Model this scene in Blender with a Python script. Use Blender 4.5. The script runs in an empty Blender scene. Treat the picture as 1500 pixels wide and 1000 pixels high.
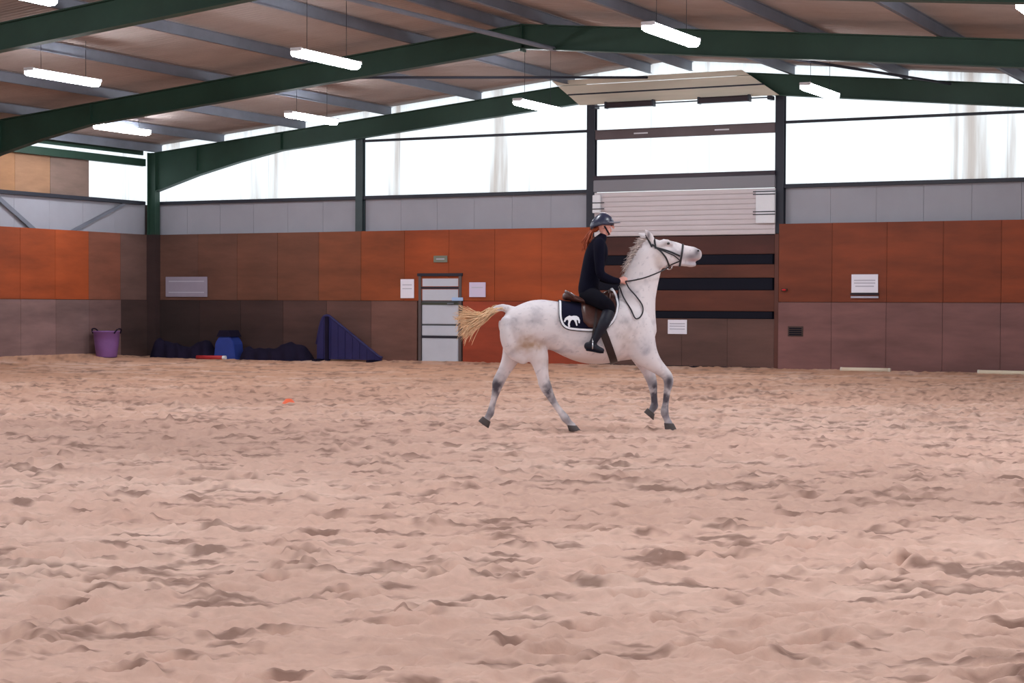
import bpy, bmesh, math, random
import numpy as np
from mathutils import Vector, Matrix
from mathutils.bvhtree import BVHTree

C = bpy.context.scene.collection
SC = bpy.context.scene
R = math.radians
random.seed(7)

# ------------------------------------------------------------------ camera, world, exposure
YAW, PITCH, ROLL = 0.47554, 0.02020, 0.0042965
EYE = Vector((30.0, -37.56, 1.4))
cyw, syw = math.cos(YAW), math.sin(YAW)
RIGHT = Vector((cyw, syw, 0)); FWD = Vector((-syw, cyw, 0))
up0 = Vector((-syw * math.sin(PITCH), cyw * math.sin(PITCH), math.cos(PITCH)))
fw = Vector((-syw * math.cos(PITCH), cyw * math.cos(PITCH), -math.sin(PITCH)))
rt = RIGHT * math.cos(ROLL) + up0 * math.sin(ROLL)
up = up0 * math.cos(ROLL) - RIGHT * math.sin(ROLL)
cam = bpy.data.cameras.new('camera'); camo = bpy.data.objects.new('camera', cam); C.objects.link(camo)
cam.sensor_width = 36; cam.lens = 36 * 2628.2 / 1500; cam.clip_end = 500
camo.matrix_world = Matrix(((rt.x, up.x, -fw.x, EYE.x), (rt.y, up.y, -fw.y, EYE.y), (rt.z, up.z, -fw.z, EYE.z), (0, 0, 0, 1)))
SC.camera = camo
w = bpy.data.worlds.new('overcast_sky'); SC.world = w; w.use_nodes = True
w.node_tree.nodes['Background'].inputs[0].default_value = (0.90, 0.96, 1.0, 1)
w.node_tree.nodes['Background'].inputs[1].default_value = 1.45
LAMP = 80.0
SC.view_settings.view_transform = 'Standard'; SC.view_settings.look = 'None'
SC.view_settings.gamma = 1; SC.view_settings.use_curve_mapping = False
SC.view_settings.exposure = 0.0

# ------------------------------------------------------------------ helpers
def lin(c):
    f = lambda v: v / 12.92 if v <= 0.04045 else ((v + 0.055) / 1.055) ** 2.4
    return tuple(f(x / 255.0) for x in c[:3]) + (1.0,)

def mat(name, rgb, rough=0.7, metal=0.0, var=0.0, scale=4.0, stretch=(1, 1, 1), bump=0.0, objcol=False, attr=None, spec=0.4, dark=None):
    m = bpy.data.materials.new(name); m.use_nodes = True
    nt = m.node_tree; b = nt.nodes['Principled BSDF']
    b.inputs['Roughness'].default_value = rough; b.inputs['Metallic'].default_value = metal
    b.inputs['Specular IOR Level'].default_value = spec
    col = None
    if objcol:
        oi = nt.nodes.new('ShaderNodeObjectInfo'); col = oi.outputs['Color']
    elif attr:
        an = nt.nodes.new('ShaderNodeAttribute'); an.attribute_name = attr; col = an.outputs['Color']
    else:
        rg = nt.nodes.new('ShaderNodeRGB'); rg.outputs[0].default_value = lin(rgb); col = rg.outputs[0]
    if var or bump:
        tc = nt.nodes.new('ShaderNodeNewGeometry') if objcol else nt.nodes.new('ShaderNodeTexCoord')
        mp = nt.nodes.new('ShaderNodeMapping'); mp.inputs['Scale'].default_value = stretch
        nt.links.new(tc.outputs['Position' if objcol else 'Object'], mp.inputs['Vector'])
        no = nt.nodes.new('ShaderNodeTexNoise'); no.inputs['Scale'].default_value = scale; no.inputs['Detail'].default_value = 6
        no.inputs['Roughness'].default_value = 0.6
        nt.links.new(mp.outputs[0], no.inputs['Vector'])
        if var:
            mr = nt.nodes.new('ShaderNodeMapRange'); mr.inputs[1].default_value = 0.25; mr.inputs[2].default_value = 0.75
            mr.inputs[3].default_value = 1 - var; mr.inputs[4].default_value = 1 + var
            nt.links.new(no.outputs[0], mr.inputs[0])
            mx = nt.nodes.new('ShaderNodeVectorMath'); mx.operation = 'SCALE'
            nt.links.new(col, mx.inputs[0]); nt.links.new(mr.outputs[0], mx.inputs['Scale']); col = mx.outputs[0]
        if bump:
            bp = nt.nodes.new('ShaderNodeBump'); bp.inputs['Strength'].default_value = bump; bp.inputs['Distance'].default_value = 0.02
            nt.links.new(no.outputs[0], bp.inputs['Height']); nt.links.new(bp.outputs[0], b.inputs['Normal'])
    nt.links.new(col, b.inputs['Base Color'])
    return m

def emis(name, rgb, s):
    m = bpy.data.materials.new(name); m.use_nodes = True; nt = m.node_tree; nt.nodes.clear()
    e = nt.nodes.new('ShaderNodeEmission'); o = nt.nodes.new('ShaderNodeOutputMaterial')
    e.inputs[0].default_value = (*rgb, 1); e.inputs[1].default_value = s
    nt.links.new(e.outputs[0], o.inputs[0]); return m

def sheet_mat():
    """translucent GRP cladding: weathered, vertically stained"""
    m = bpy.data.materials.new('translucent_cladding'); m.use_nodes = True; nt = m.node_tree; nt.nodes.clear()
    g = nt.nodes.new('ShaderNodeNewGeometry'); mp = nt.nodes.new('ShaderNodeMapping')
    mp.inputs['Scale'].default_value = (1.5, 1.5, 0.10)
    nt.links.new(g.outputs['Position'], mp.inputs[0])
    n = nt.nodes.new('ShaderNodeTexNoise'); n.inputs['Scale'].default_value = 1.3; n.inputs['Detail'].default_value = 5
    nt.links.new(mp.outputs[0], n.inputs['Vector'])
    r = nt.nodes.new('ShaderNodeValToRGB')
    r.color_ramp.elements[0].position = 0.30; r.color_ramp.elements[0].color = (0.52, 0.46, 0.43, 1)
    r.color_ramp.elements[1].position = 0.44; r.color_ramp.elements[1].color = (0.93, 0.96, 0.98, 1)
    nt.links.new(n.outputs[0], r.inputs[0])
    t = nt.nodes.new('ShaderNodeBsdfTranslucent'); tr = nt.nodes.new('ShaderNodeBsdfTransparent')
    mx = nt.nodes.new('ShaderNodeMixShader'); mx.inputs[0].default_value = 0.25
    o = nt.nodes.new('ShaderNodeOutputMaterial')
    nt.links.new(r.outputs[0], t.inputs[0]); nt.links.new(r.outputs[0], tr.inputs[0])
    nt.links.new(t.outputs[0], mx.inputs[1]); nt.links.new(tr.outputs[0], mx.inputs[2]); nt.links.new(mx.outputs[0], o.inputs[0])
    return m

def link(name, me, m=None, parent=None):
    o = bpy.data.objects.new(name, me); C.objects.link(o)
    if m is not None and me is not None and not me.materials: me.materials.append(m)
    if parent is not None: o.parent = parent
    return o
def obj(name, bm, m, parent=None, smooth=False):
    me = bpy.data.meshes.new(name); bm.normal_update(); bm.to_mesh(me); bm.free()
    if smooth:
        for p in me.polygons: p.use_smooth = True
    return link(name, me, m, parent)
def tag(o, label=None, cat=None, group=None, kind=None):
    if label: o['label'] = label
    if cat: o['category'] = cat
    if group: o['group'] = group
    if kind: o['kind'] = kind
    return o
def empty(name, loc=(0, 0, 0), rz=0.0, parent=None):
    o = bpy.data.objects.new(name, None); C.objects.link(o); o.location = loc; o.rotation_euler = (0, 0, rz); o.empty_display_size = 0.2
    if parent: o.parent = parent
    return o
def box(bm, a, b, bev=0.0):
    x0, y0, z0 = a; x1, y1, z1 = b
    vs = [bm.verts.new(p) for p in ((x0, y0, z0), (x1, y0, z0), (x1, y1, z0), (x0, y1, z0), (x0, y0, z1), (x1, y0, z1), (x1, y1, z1), (x0, y1, z1))]
    fs = [bm.faces.new([vs[i] for i in f]) for f in ((3, 2, 1, 0), (4, 5, 6, 7), (0, 1, 5, 4), (1, 2, 6, 5), (2, 3, 7, 6), (3, 0, 4, 7))]
    if bev:
        bmesh.ops.bevel(bm, geom=list({e for f in fs for e in f.edges}), offset=bev, segments=2, affect='EDGES')
def boxo(name, a, b, m, parent=None, bev=0.0):
    bm = bmesh.new(); box(bm, a, b, bev); return obj(name, bm, m, parent)
def prism(bm, pts, d):
    """polygon pts (3D, planar) extruded by vector d"""
    d = Vector(d); n = len(pts)
    A = [bm.verts.new(p) for p in pts]; B = [bm.verts.new(Vector(p) + d) for p in pts]
    bm.faces.new(A); bm.faces.new(B[::-1])
    for i in range(n):
        j = (i + 1) % n; bm.faces.new((A[j], A[i], B[i], B[j]))
    bmesh.ops.recalc_face_normals(bm, faces=bm.faces[:])
def catmull(P, sub):
    P = [np.array(p, float) for p in P]; out = []
    Q = [2 * P[0] - P[1]] + P + [2 * P[-1] - P[-2]]
    for i in range(1, len(Q) - 2):
        p0, p1, p2, p3 = Q[i - 1:i + 3]
        for k in range(sub):
            t = k / sub
            out.append(0.5 * (2 * p1 + (p2 - p0) * t + (2 * p0 - 5 * p1 + 4 * p2 - p3) * t * t + (3 * p1 - p0 - 3 * p2 + p3) * t ** 3))
    out.append(P[-1]); return out
def loft(bm, st, n=18, sub=4, lat=(0, 1, 0), adir=None, sup=2.0, caps=True):
    """st: stations (x,y,z,a,b): a = half size in plane, b = half size along lat. One closed tapering tube."""
    S = catmull(st, sub) if sub > 1 else [np.array(s, float) for s in st]
    N = len(S); rings = []; lat = Vector(lat)
    fr = []
    for i in range(N):
        t = Vector(S[min(i + 1, N - 1)][:3] - S[max(i - 1, 0)][:3]).normalized()
        if adir is not None:
            a_ = Vector(adir); b_ = lat.normalized()
        else:
            b_ = (lat - t * t.dot(lat)).normalized(); a_ = t.cross(b_).normalized()
        fr.append((t, a_, b_))
    seq = []
    if caps:
        t, a_, b_ = fr[0]; s = S[0]; r = min(s[3], s[4])
        for q in (0.95, 0.75, 0.45): seq.append((Vector(s[:3]) - t * r * q, a_, b_, s[3] * math.sqrt(1 - q * q), s[4] * math.sqrt(1 - q * q)))
    for i in range(N): seq.append((Vector(S[i][:3]), fr[i][1], fr[i][2], max(S[i][3], .001), max(S[i][4], .001)))
    if caps:
        t, a_, b_ = fr[-1]; s = S[-1]; r = min(s[3], s[4])
        for q in (0.45, 0.75, 0.95): seq.append((Vector(s[:3]) + t * r * q, a_, b_, s[3] * math.sqrt(1 - q * q), s[4] * math.sqrt(1 - q * q)))
    for c, a_, b_, a, b in seq:
        ring = []
        for k in range(n):
            th = 2 * math.pi * k / n; cs, sn = math.cos(th), math.sin(th); e = 2.0 / sup
            ring.append(bm.verts.new(c + a_ * a * math.copysign(abs(cs) ** e, cs) + b_ * b * math.copysign(abs(sn) ** e, sn)))
        rings.append(ring)
    f0 = len(bm.faces)
    new = []
    for i in range(len(rings) - 1):
        for k in range(n):
            new.append(bm.faces.new((rings[i][k], rings[i][(k + 1) % n], rings[i + 1][(k + 1) % n], rings[i + 1][k])))
    new.append(bm.faces.new(rings[0][::-1])); new.append(bm.faces.new(rings[-1]))
    bmesh.ops.recalc_face_normals(bm, faces=new)
def ball(bm, c, r, seg=12):
    if not hasattr(r, '__len__'): r = (r, r, r)
    bmesh.ops.create_uvsphere(bm, u_segments=seg, v_segments=seg // 2 + 2, radius=1.0, matrix=Matrix.Translation(c) @ Matrix.Diagonal((*r, 1)))
def tube(bm, pts, r, n=6, sub=4):
    P = [(*p, rr, rr) for p, rr in zip(pts, r if hasattr(r, '__len__') else [r] * len(pts))]
    loft(bm, P, n=n, sub=sub, lat=(0.13, 0.97, 0.21), caps=False)
def ribbon(bm, pts, nrm, wd, th):
    """flat strap along pts with surface normals nrm"""
    n = len(pts); rows = []
    for i in range(n):
        t = (pts[min(i + 1, n - 1)] - pts[max(i - 1, 0)]).normalized(); nn = nrm[i].normalized(); s = t.cross(nn).normalized()
        rows.append([bm.verts.new(pts[i] + s * wd * .5 * a + nn * th * b) for a, b in ((-1, 0), (1, 0), (1, 1), (-1, 1))])
    fs = []
    for i in range(n - 1):
        for k in range(4): fs.append(bm.faces.new((rows[i][k], rows[i][(k + 1) % 4], rows[i + 1][(k + 1) % 4], rows[i + 1][k])))
    fs.append(bm.faces.new(rows[0][::-1])); fs.append(bm.faces.new(rows[-1]))
    bmesh.ops.recalc_face_normals(bm, faces=fs)
def remesh(bm, voxel, it=4, fac=0.5):
    """fuse overlapping closed tubes into one continuous skin"""
    me = bpy.data.meshes.new('tmp'); bm.to_mesh(me); bm.free()
    o = bpy.data.objects.new('tmp', me); C.objects.link(o)
    m = o.modifiers.new('r', 'REMESH'); m.mode = 'VOXEL'; m.voxel_size = voxel; m.use_smooth_shade = True
    s = o.modifiers.new('s', 'SMOOTH'); s.iterations = it; s.factor = fac
    dg = bpy.context.evaluated_depsgraph_get()
    me2 = bpy.data.meshes.new_from_object(o.evaluated_get(dg), depsgraph=dg)
    bpy.data.objects.remove(o); bpy.data.meshes.remove(me)
    for p in me2.polygons: p.use_smooth = True
    me2.materials.clear()
    return me2

def hash2(ix, iy, seed):
    h = (ix.astype(np.int64) * 374761393 + iy.astype(np.int64) * 668265263 + seed * 1274126177) & 0xffffffff
    h = ((h ^ (h >> 13)) * 1274126177) & 0xffffffff
    return ((h ^ (h >> 16)) & 0xffff) / 65535.0
def vnoise(x, y, seed):
    ix, iy = np.floor(x), np.floor(y); fx, fy = x - ix, y - iy
    fx = fx * fx * (3 - 2 * fx); fy = fy * fy * (3 - 2 * fy)
    a, b = hash2(ix, iy, seed), hash2(ix + 1, iy, seed); c, d = hash2(ix, iy + 1, seed), hash2(ix + 1, iy + 1, seed)
    return (a * (1 - fx) + b * fx) * (1 - fy) + (c * (1 - fx) + d * fx) * fy
def fbm(x, y, seed, o=4, g=0.5):
    s = 0; a = 1; tot = 0
    for k in range(o):
        s = s + a * vnoise(x * 2 ** k, y * 2 ** k, seed + k * 17); tot += a; a *= g
    return s / tot

# ------------------------------------------------------------------ materials
M = {}
M['steel_green'] = mat('green_painted_steel', (38, 66, 54), 0.55, var=.2, scale=1.5)
M['steel_grey'] = mat('galvanised_steel', (112, 116, 128), 0.5, var=.15, scale=2)
M['roof'] = mat('fibre_cement_roof', (158, 146, 142), 0.85, var=.14, scale=1.0, stretch=(.6, .6, 1))
M['blocker'] = mat('roof_blocker', (110, 100, 96), 0.9)
M['board'] = mat('plywood_board', (0, 0, 0), 0.62, var=.38, scale=1.1, stretch=(.45, .45, 1.9), objcol=True)
M['band'] = mat('grey_sheeting', (158, 158, 168), 0.6, var=.06, scale=1.2)
M['backing'] = mat('wall_backing', (60, 46, 42), 0.85)
M['dark'] = mat('dark_navy_rubber', (20, 21, 34), 0.7, spec=.15)
M['girt'] = mat('girt_dark_steel', (42, 44, 56), 0.5)
M['cream'] = mat('cream_panel', (214, 206, 190), 0.7, var=.13, scale=1.0, stretch=(.5, .5, 5))
M['white'] = mat('white_paint', (226, 226, 232), 0.5, var=.04, scale=3)
M['paper'] = mat('white_sign_face', (236, 234, 246), 0.6, var=.03, scale=3)
M['ink'] = mat('dark_ink', (42, 40, 52), 0.7)
M['slat'] = mat('door_slat_paint', (206, 196, 200), 0.5, var=.04, scale=2)
M['beam'] = mat('brown_grey_beam', (104, 92, 96), 0.6, var=.12, scale=2)
M['doorgrey'] = mat('pale_grey_door', (196, 200, 212), 0.5, var=.05, scale=2)
M['sheet'] = sheet_mat()
M['lamp'] = emis('lamp_diffuser', (0.92, 0.95, 1.0), LAMP)

# ------------------------------------------------------------------ floor : raked sand, hoof-churned
XL, XR, YB, YF = 0.0, 31.6, 0.0, -50.0
def sand():
    nd, na = 620, 860
    d0, d1 = 5.0, 58.0
    inv = np.linspace(1 / d0, 1 / d1, nd)
    dep = 1.0 / inv
    tan = np.linspace(-0.36, 0.36, na)
    D, T = np.meshgrid(dep, tan, indexing='ij')
    x = EYE.x + D * FWD.x + D * T * RIGHT.x; y = EYE.y + D * FWD.y + D * T * RIGHT.y
    x = np.clip(x, XL - .02, XR + .02); y = np.clip(y, YF, YB + .02)
    u = x * RIGHT.x + y * RIGHT.y; v = x * FWD.x + y * FWD.y         # along / across the track ridden by horses
    z = (fbm(u * 1.1, v * 1.6, 3, 3) - .5) * 0.03
    z += (fbm(u * 3.2, v * 5.0, 11, 3, .5) - .5) * 0.045
    z += (fbm(u * 11, v * 19.0, 47, 3, .6) - .5) * 0.045
    rdg = fbm(u * 6.0, v * 10.0, 29, 3, .6)
    z += np.maximum(rdg - .52, 0) * 0.11
    # hoof prints: dished hollow with a thrown-up rim
    rng = np.random.default_rng(5)
    cell = 0.62
    for rep in range(2):
        gu, gv = np.floor(u / cell + rep * .37), np.floor(v / cell + rep * .61)
        for du in (-1, 0, 1):
            for dv in (-1, 0, 1):
                cu, cv = gu + du, gv + dv
                s = 100 + rep * 50
                pu = (cu - rep * .37 + .15 + .7 * hash2(cu, cv, s)) * cell; pv = (cv - rep * .61 + .15 + .7 * hash2(cu, cv, s + 1)) * cell
                k = hash2(cu, cv, s + 2); ok = k > .35
                rad = 0.06 + 0.05 * hash2(cu, cv, s + 3)
                q = np.sqrt(((u - pu) / (rad * 1.35)) ** 2 + ((v - pv) / rad) ** 2)
                h = np.where(q < 1, -0.05 * (1 - q * q), 0) + 0.022 * np.exp(-((q - 1.25) / .3) ** 2)
                z += np.where(ok, h * (0.5 + k), 0)
    near = np.clip((40 - D) / 10, 0.35, 1); z *= near
    # sand banked against the left wall and a little along the far wall
    z += 0.16 * np.exp(-np.maximum(x, 0) / 0.7) * np.clip((-y - .3) / 2, 0, 1)
    z += 0.05 * np.exp(-np.maximum(-y, 0) / 0.6)
    z -= 0.0
    # colour: damp brown clods in dry pinkish sand
    big = fbm(u * .16, v * .30, 61, 4, .55); mid = fbm(u * 1.3, v * 3.0, 71, 4, .6); sm = fbm(u * 3.6, v * 9.0, 83, 4, .6)
    dry = np.array(lin((206, 170, 154))[:3]); warm = np.array(lin((198, 152, 126))[:3]); damp = np.array(lin((112, 82, 72))[:3]); pale = np.array(lin((224, 192, 176))[:3])
    wfar = np.clip((D - 19) / 18, 0, 1)[..., None]
    col = dry * (1 - wfar) + warm * wfar
    t = np.clip((mid * .55 + big * .45 - .50) * 5, 0, 1)[..., None] * .7; col = col * (1 - t) + pale * t
    t = np.clip((sm * .75 + mid * .25 - .545) * 8, 0, 1)[..., None] * .72; col = col * (1 - t) + damp * t
    t = np.clip((.45 - big) * 4, 0, 1)[..., None] * .28; col = col * (1 - t) + damp * 1.15 * t
    V = np.stack([x, y, z], -1).reshape(-1, 3)
    I = np.arange(nd * na).reshape(nd, na)
    F = np.stack([I[:-1, :-1], I[:-1, 1:], I[1:, 1:], I[1:, :-1]], -1).reshape(-1, 4)
    cen = V[F]; e = np.abs(np.cross(cen[:, 2, :2] - cen[:, 0, :2], cen[:, 3, :2] - cen[:, 1, :2])) > 1e-9
    F = F[e]
    # plain level sand under and around it
    nb = len(V); zb = -0.09
    V = np.vstack([V, np.array([[XL - .3, YF - .3, zb], [XR + .3, YF - .3, zb], [XR + .3, YB + .3, zb], [XL - .3, YB + .3, zb]])])
    F = np.vstack([F, [[nb, nb + 1, nb + 2, nb + 3]]])
    cc = np.vstack([col.reshape(-1, 3), np.tile(dry, (4, 1))])
    me = bpy.data.meshes.new('floor'); me.vertices.add(len(V)); me.vertices.foreach_set('co', V.astype(np.float32).ravel())
    me.loops.add(F.size); me.loops.foreach_set('vertex_index', F.astype(np.int32).ravel())
    me.polygons.add(len(F)); me.polygons.foreach_set('loop_start', np.arange(0, F.size, 4, dtype=np.int32)); me.polygons.foreach_set('loop_total', np.full(len(F), 4, np.int32))
    me.update(calc_edges=True); me.validate()
    a = me.color_attributes.new('sand', 'FLOAT_COLOR', 'POINT')
    a.data.foreach_set('color', np.hstack([cc, np.ones((len(cc), 1))]).astype(np.float32).ravel())
    me.polygons.foreach_set('use_smooth', np.ones(len(me.polygons), bool))
    return me
sm_ = mat('arena_sand', (0, 0, 0), 0.95, var=.10, scale=9, bump=0.35, attr='sand', spec=.1)
fl = link('floor', sand(), sm_)
tag(fl, 'pinkish tan riding sand churned by hooves', 'floor', kind='structure')

# ------------------------------------------------------------------ shell
def stru(name, label, cat, loc=(0, 0, 0)):
    return tag(empty(name, loc), label, cat, kind='structure')
RX, SL = 14.6, 0.095
roofz = lambda x: 6.92 - SL * abs(x - RX)             # underside of roof sheets
# --- walls : a backing plus separately laid boards
def panel(parent, name, a, b, m, col=None, jit=.0):
    o = boxo(name, a, b, m, parent)
    if col:
        k = 1 + random.uniform(-jit, jit); c = lin(col); o.color = (c[0] * k, c[1] * k, c[2] * k, 1)
    return o
def mixc(a, b, t): return tuple(p + (q - p) * t for p, q in zip(a, b))

wb = stru('wall_back', 'far end wall of board panels below grey sheeting', 'wall')
boxo('wall_backing', (-.2, .24, -.2), (XR + .2, .30, 4.0), M['backing'], wb)
# upper plywood boards (z 1.5 - 3.2)
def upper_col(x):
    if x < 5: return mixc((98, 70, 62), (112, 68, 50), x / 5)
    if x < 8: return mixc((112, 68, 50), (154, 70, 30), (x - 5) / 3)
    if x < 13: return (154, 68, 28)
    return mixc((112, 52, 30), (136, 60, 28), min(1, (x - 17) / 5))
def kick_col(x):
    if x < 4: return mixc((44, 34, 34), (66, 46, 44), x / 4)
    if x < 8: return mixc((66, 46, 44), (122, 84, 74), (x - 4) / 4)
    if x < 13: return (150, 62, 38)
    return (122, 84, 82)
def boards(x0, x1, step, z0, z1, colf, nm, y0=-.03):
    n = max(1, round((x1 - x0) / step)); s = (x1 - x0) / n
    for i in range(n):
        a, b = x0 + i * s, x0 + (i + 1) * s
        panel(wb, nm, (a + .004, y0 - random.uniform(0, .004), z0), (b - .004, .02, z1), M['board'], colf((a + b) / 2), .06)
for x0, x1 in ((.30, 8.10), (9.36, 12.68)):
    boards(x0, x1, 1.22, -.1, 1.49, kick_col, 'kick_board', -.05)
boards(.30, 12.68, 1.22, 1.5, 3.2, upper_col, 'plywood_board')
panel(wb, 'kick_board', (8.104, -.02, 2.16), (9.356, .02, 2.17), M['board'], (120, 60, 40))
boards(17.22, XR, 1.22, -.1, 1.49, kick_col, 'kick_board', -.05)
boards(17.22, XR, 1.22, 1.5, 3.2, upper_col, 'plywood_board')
for x0, x1 in ((0, 6.3), (6.5, 12.6), (17.3, 24.4), (24.6, XR)):
    n = round((x1 - x0) / 1.05); s = (x1 - x0) / n
    for i in range(n):
        panel(wb, 'grey_sheet', (x0 + i * s + .003, .16, 3.2), (x0 + (i + 1) * s - .003, .19, 3.99), M['band'])

panel(wb, 'corner_guard', (.0, -.235, -.1), (.315, -.215, 3.2), M['board'], (58, 42, 42))
panel(wb, 'corner_guard', (.3, -.215, -.1), (.318, -.02, 3.2), M['board'], (58, 42, 42))
wl = stru('wall_left', 'left side wall of boards below grey sheeting', 'wall')
boxo('wall_backing', (-.30, YF, -.2), (-.24, .3, 4.0), M['backing'], wl)
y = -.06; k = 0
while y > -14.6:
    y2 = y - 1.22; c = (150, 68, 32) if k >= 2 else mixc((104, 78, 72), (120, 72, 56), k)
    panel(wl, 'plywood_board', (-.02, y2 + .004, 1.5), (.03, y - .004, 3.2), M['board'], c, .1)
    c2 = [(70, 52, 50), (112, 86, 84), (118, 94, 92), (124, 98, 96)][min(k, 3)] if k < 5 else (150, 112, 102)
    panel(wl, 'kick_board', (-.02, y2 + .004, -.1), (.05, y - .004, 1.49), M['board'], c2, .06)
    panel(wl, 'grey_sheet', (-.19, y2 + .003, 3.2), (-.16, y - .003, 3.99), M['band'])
    if y < -2.2 - .1 or True:
        if k >= 2: panel(wl, 'upper_panel', (-.17, y2 + (0.18 if False else .004), 4.06), (-.13, y + (.2 if k == 2 else -.004), 4.99), M['board'], mixc((132, 110, 100), (170, 124, 88), min(1, (k - 2) / 1.5)), .05)
    y = y2; k += 1
boxo('wall_cladding', (-.2, YF, 0), (-.16, y, 5.0), M['backing'], wl)
boxo('wall_cladding', (-.22, YF, 5.3), (-.2, y, 5.52), M['backing'], wl)

wr = stru('wall_right', 'right side wall of the hall, outside the view', 'wall')
boxo('wall_cladding', (XR + .1, YF, -.2), (XR + .16, .3, 2.0), M['board'], wr).color = lin((130, 80, 60))
wf = stru('wall_front', 'near end wall behind the viewpoint', 'wall')
boxo('wall_cladding', (-.3, YF - .16, -.2), (XR + .3, YF - .1, 2.0), M['board'], wf).color = lin((130, 80, 60))

# translucent windows : separate corrugated sheets
def ribbed(name, parent, p0, dirx, width, zlo, zhi, nrm, ribs=6):
    """one profiled sheet: zhi(t) gives the top edge"""
    bm = bmesh.new(); n = ribs * 4; p0 = Vector(p0); dirx = Vector(dirx); nrm = Vector(nrm); lo = []; hi = []
    for i in range(n + 1):
        t = i / n; off = 0.018 * math.cos(t * ribs * 2 * math.pi); b = p0 + dirx * (width * t) + nrm * off
        lo.append(bm.verts.new((b.x, b.y, zlo))); hi.append(bm.verts.new((b.x, b.y, zhi(b))))
    for i in range(n): bm.faces.new((lo[i], lo[i + 1], hi[i + 1], hi[i]))
    return obj(name, bm, M['sheet'], parent)
top = lambda b: roofz(b.x) + .05
def window(n, label, x0, x1, z0=4.02):
    w_ = stru('window_%d' % n, label, 'window')
    k = max(1, round((x1 - x0) / 1.0)); s = (x1 - x0) / k
    for i in range(k): ribbed('cladding_sheet', w_, (x0 + i * s - .01, .20 + (i % 2) * .004, 0), (1, 0, 0), s + .02, z0, top, (0, 1, 0))
    return w_
window(1, 'bright translucent gable sheeting left of the first post', -.2, 6.4)
window(2, 'bright translucent gable sheeting between the two left posts', 6.4, 12.65)
window(3, 'bright translucent panel above the roller door', 12.65, 17.2)
window(4, 'bright translucent gable sheeting right of the roller door', 17.2, XR + .2)
w5 = stru('window_5', 'bright translucent square at the corner end of the left wall', 'window')
topl = lambda b: roofz(0) + .05
for i in range(2): ribbed('cladding_sheet', w5, (-.15, -.02 - i * 1.1, 0), (0, -1, 0), 1.1, 4.02, lambda b: 5.0, (1, 0, 0))
w6 = stru('window_6', 'thin bright translucent strip under the left eaves', 'window')
yy = 0.2; 
while yy > YF:
    wdt = 1.05 if yy > -15 else 7.0
    ribbed('cladding_sheet', w6, (-.16, yy, 0), (0, -1, 0), min(wdt, yy - YF), 5.0, lambda b: 5.56, (1, 0, 0), 6 if wdt < 2 else 2); yy -= wdt
w7 = stru('window_7', 'unseen translucent sheeting along the right side, made tall to brighten the sand', 'window')  # unseen; lower edge brought down to let more daylight onto the near sand
for i in range(7): ribbed('cladding_sheet', w7, (XR + .13, .3 - i * 7.2, 0), (0, -1, 0), 7.2, 2.0, lambda b: 5.4, (1, 0, 0), 2)
w8 = stru('window_8', 'unseen translucent gable sheeting behind the viewpoint, made tall to brighten the sand', 'window')  # unseen and enlarged likewise to brighten the near sand
for i in range(4): ribbed('cladding_sheet', w8, (-.3 + i * 8.05, YF - .13, 0), (1, 0, 0), 8.05, 2.0, top, (0, 1, 0), 2)

# --- trims : girts, rails
def trim(n, label, a, b, m): return tag(boxo('trim_%d' % n, a, b, m), label, 'trim', kind='structure')
trim(1, 'dark horizontal girt above the grey band left of the first post', (0, .05, 3.99), (6.31, .15, 4.07), M['girt'])
trim(2, 'dark horizontal girt above the grey band between the left posts', (6.47, .05, 3.99), (12.6, .15, 4.07), M['girt'])
trim(3, 'dark horizontal girt above the grey band right of the roller door', (17.28, .05, 3.99), (XR, .15, 4.07), M['girt'])
trim(4, 'dark horizontal girt above the grey band on the left wall', (-.15, -16, 3.98), (-.03, -.2, 4.07), M['girt'])
trim(5, 'thin dark rail across the glazing left of the roller door', (6.47, .06, 5.39), (12.6, .13, 5.45), M['girt'])
trim(6, 'thin dark rail across the glazing right of the roller door', (17.28, .06, 5.39), (XR, .13, 5.45), M['girt'])
boxo('eaves_board', (-.12, YF, 5.27), (-.06, -.25, 5.56), M['steel_green'], wl)
trim(7, 'dark green eaves beam along the top of the left wall', (-.12, YF, 4.98), (.02, -.25, 5.17), M['steel_green'])

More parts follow.
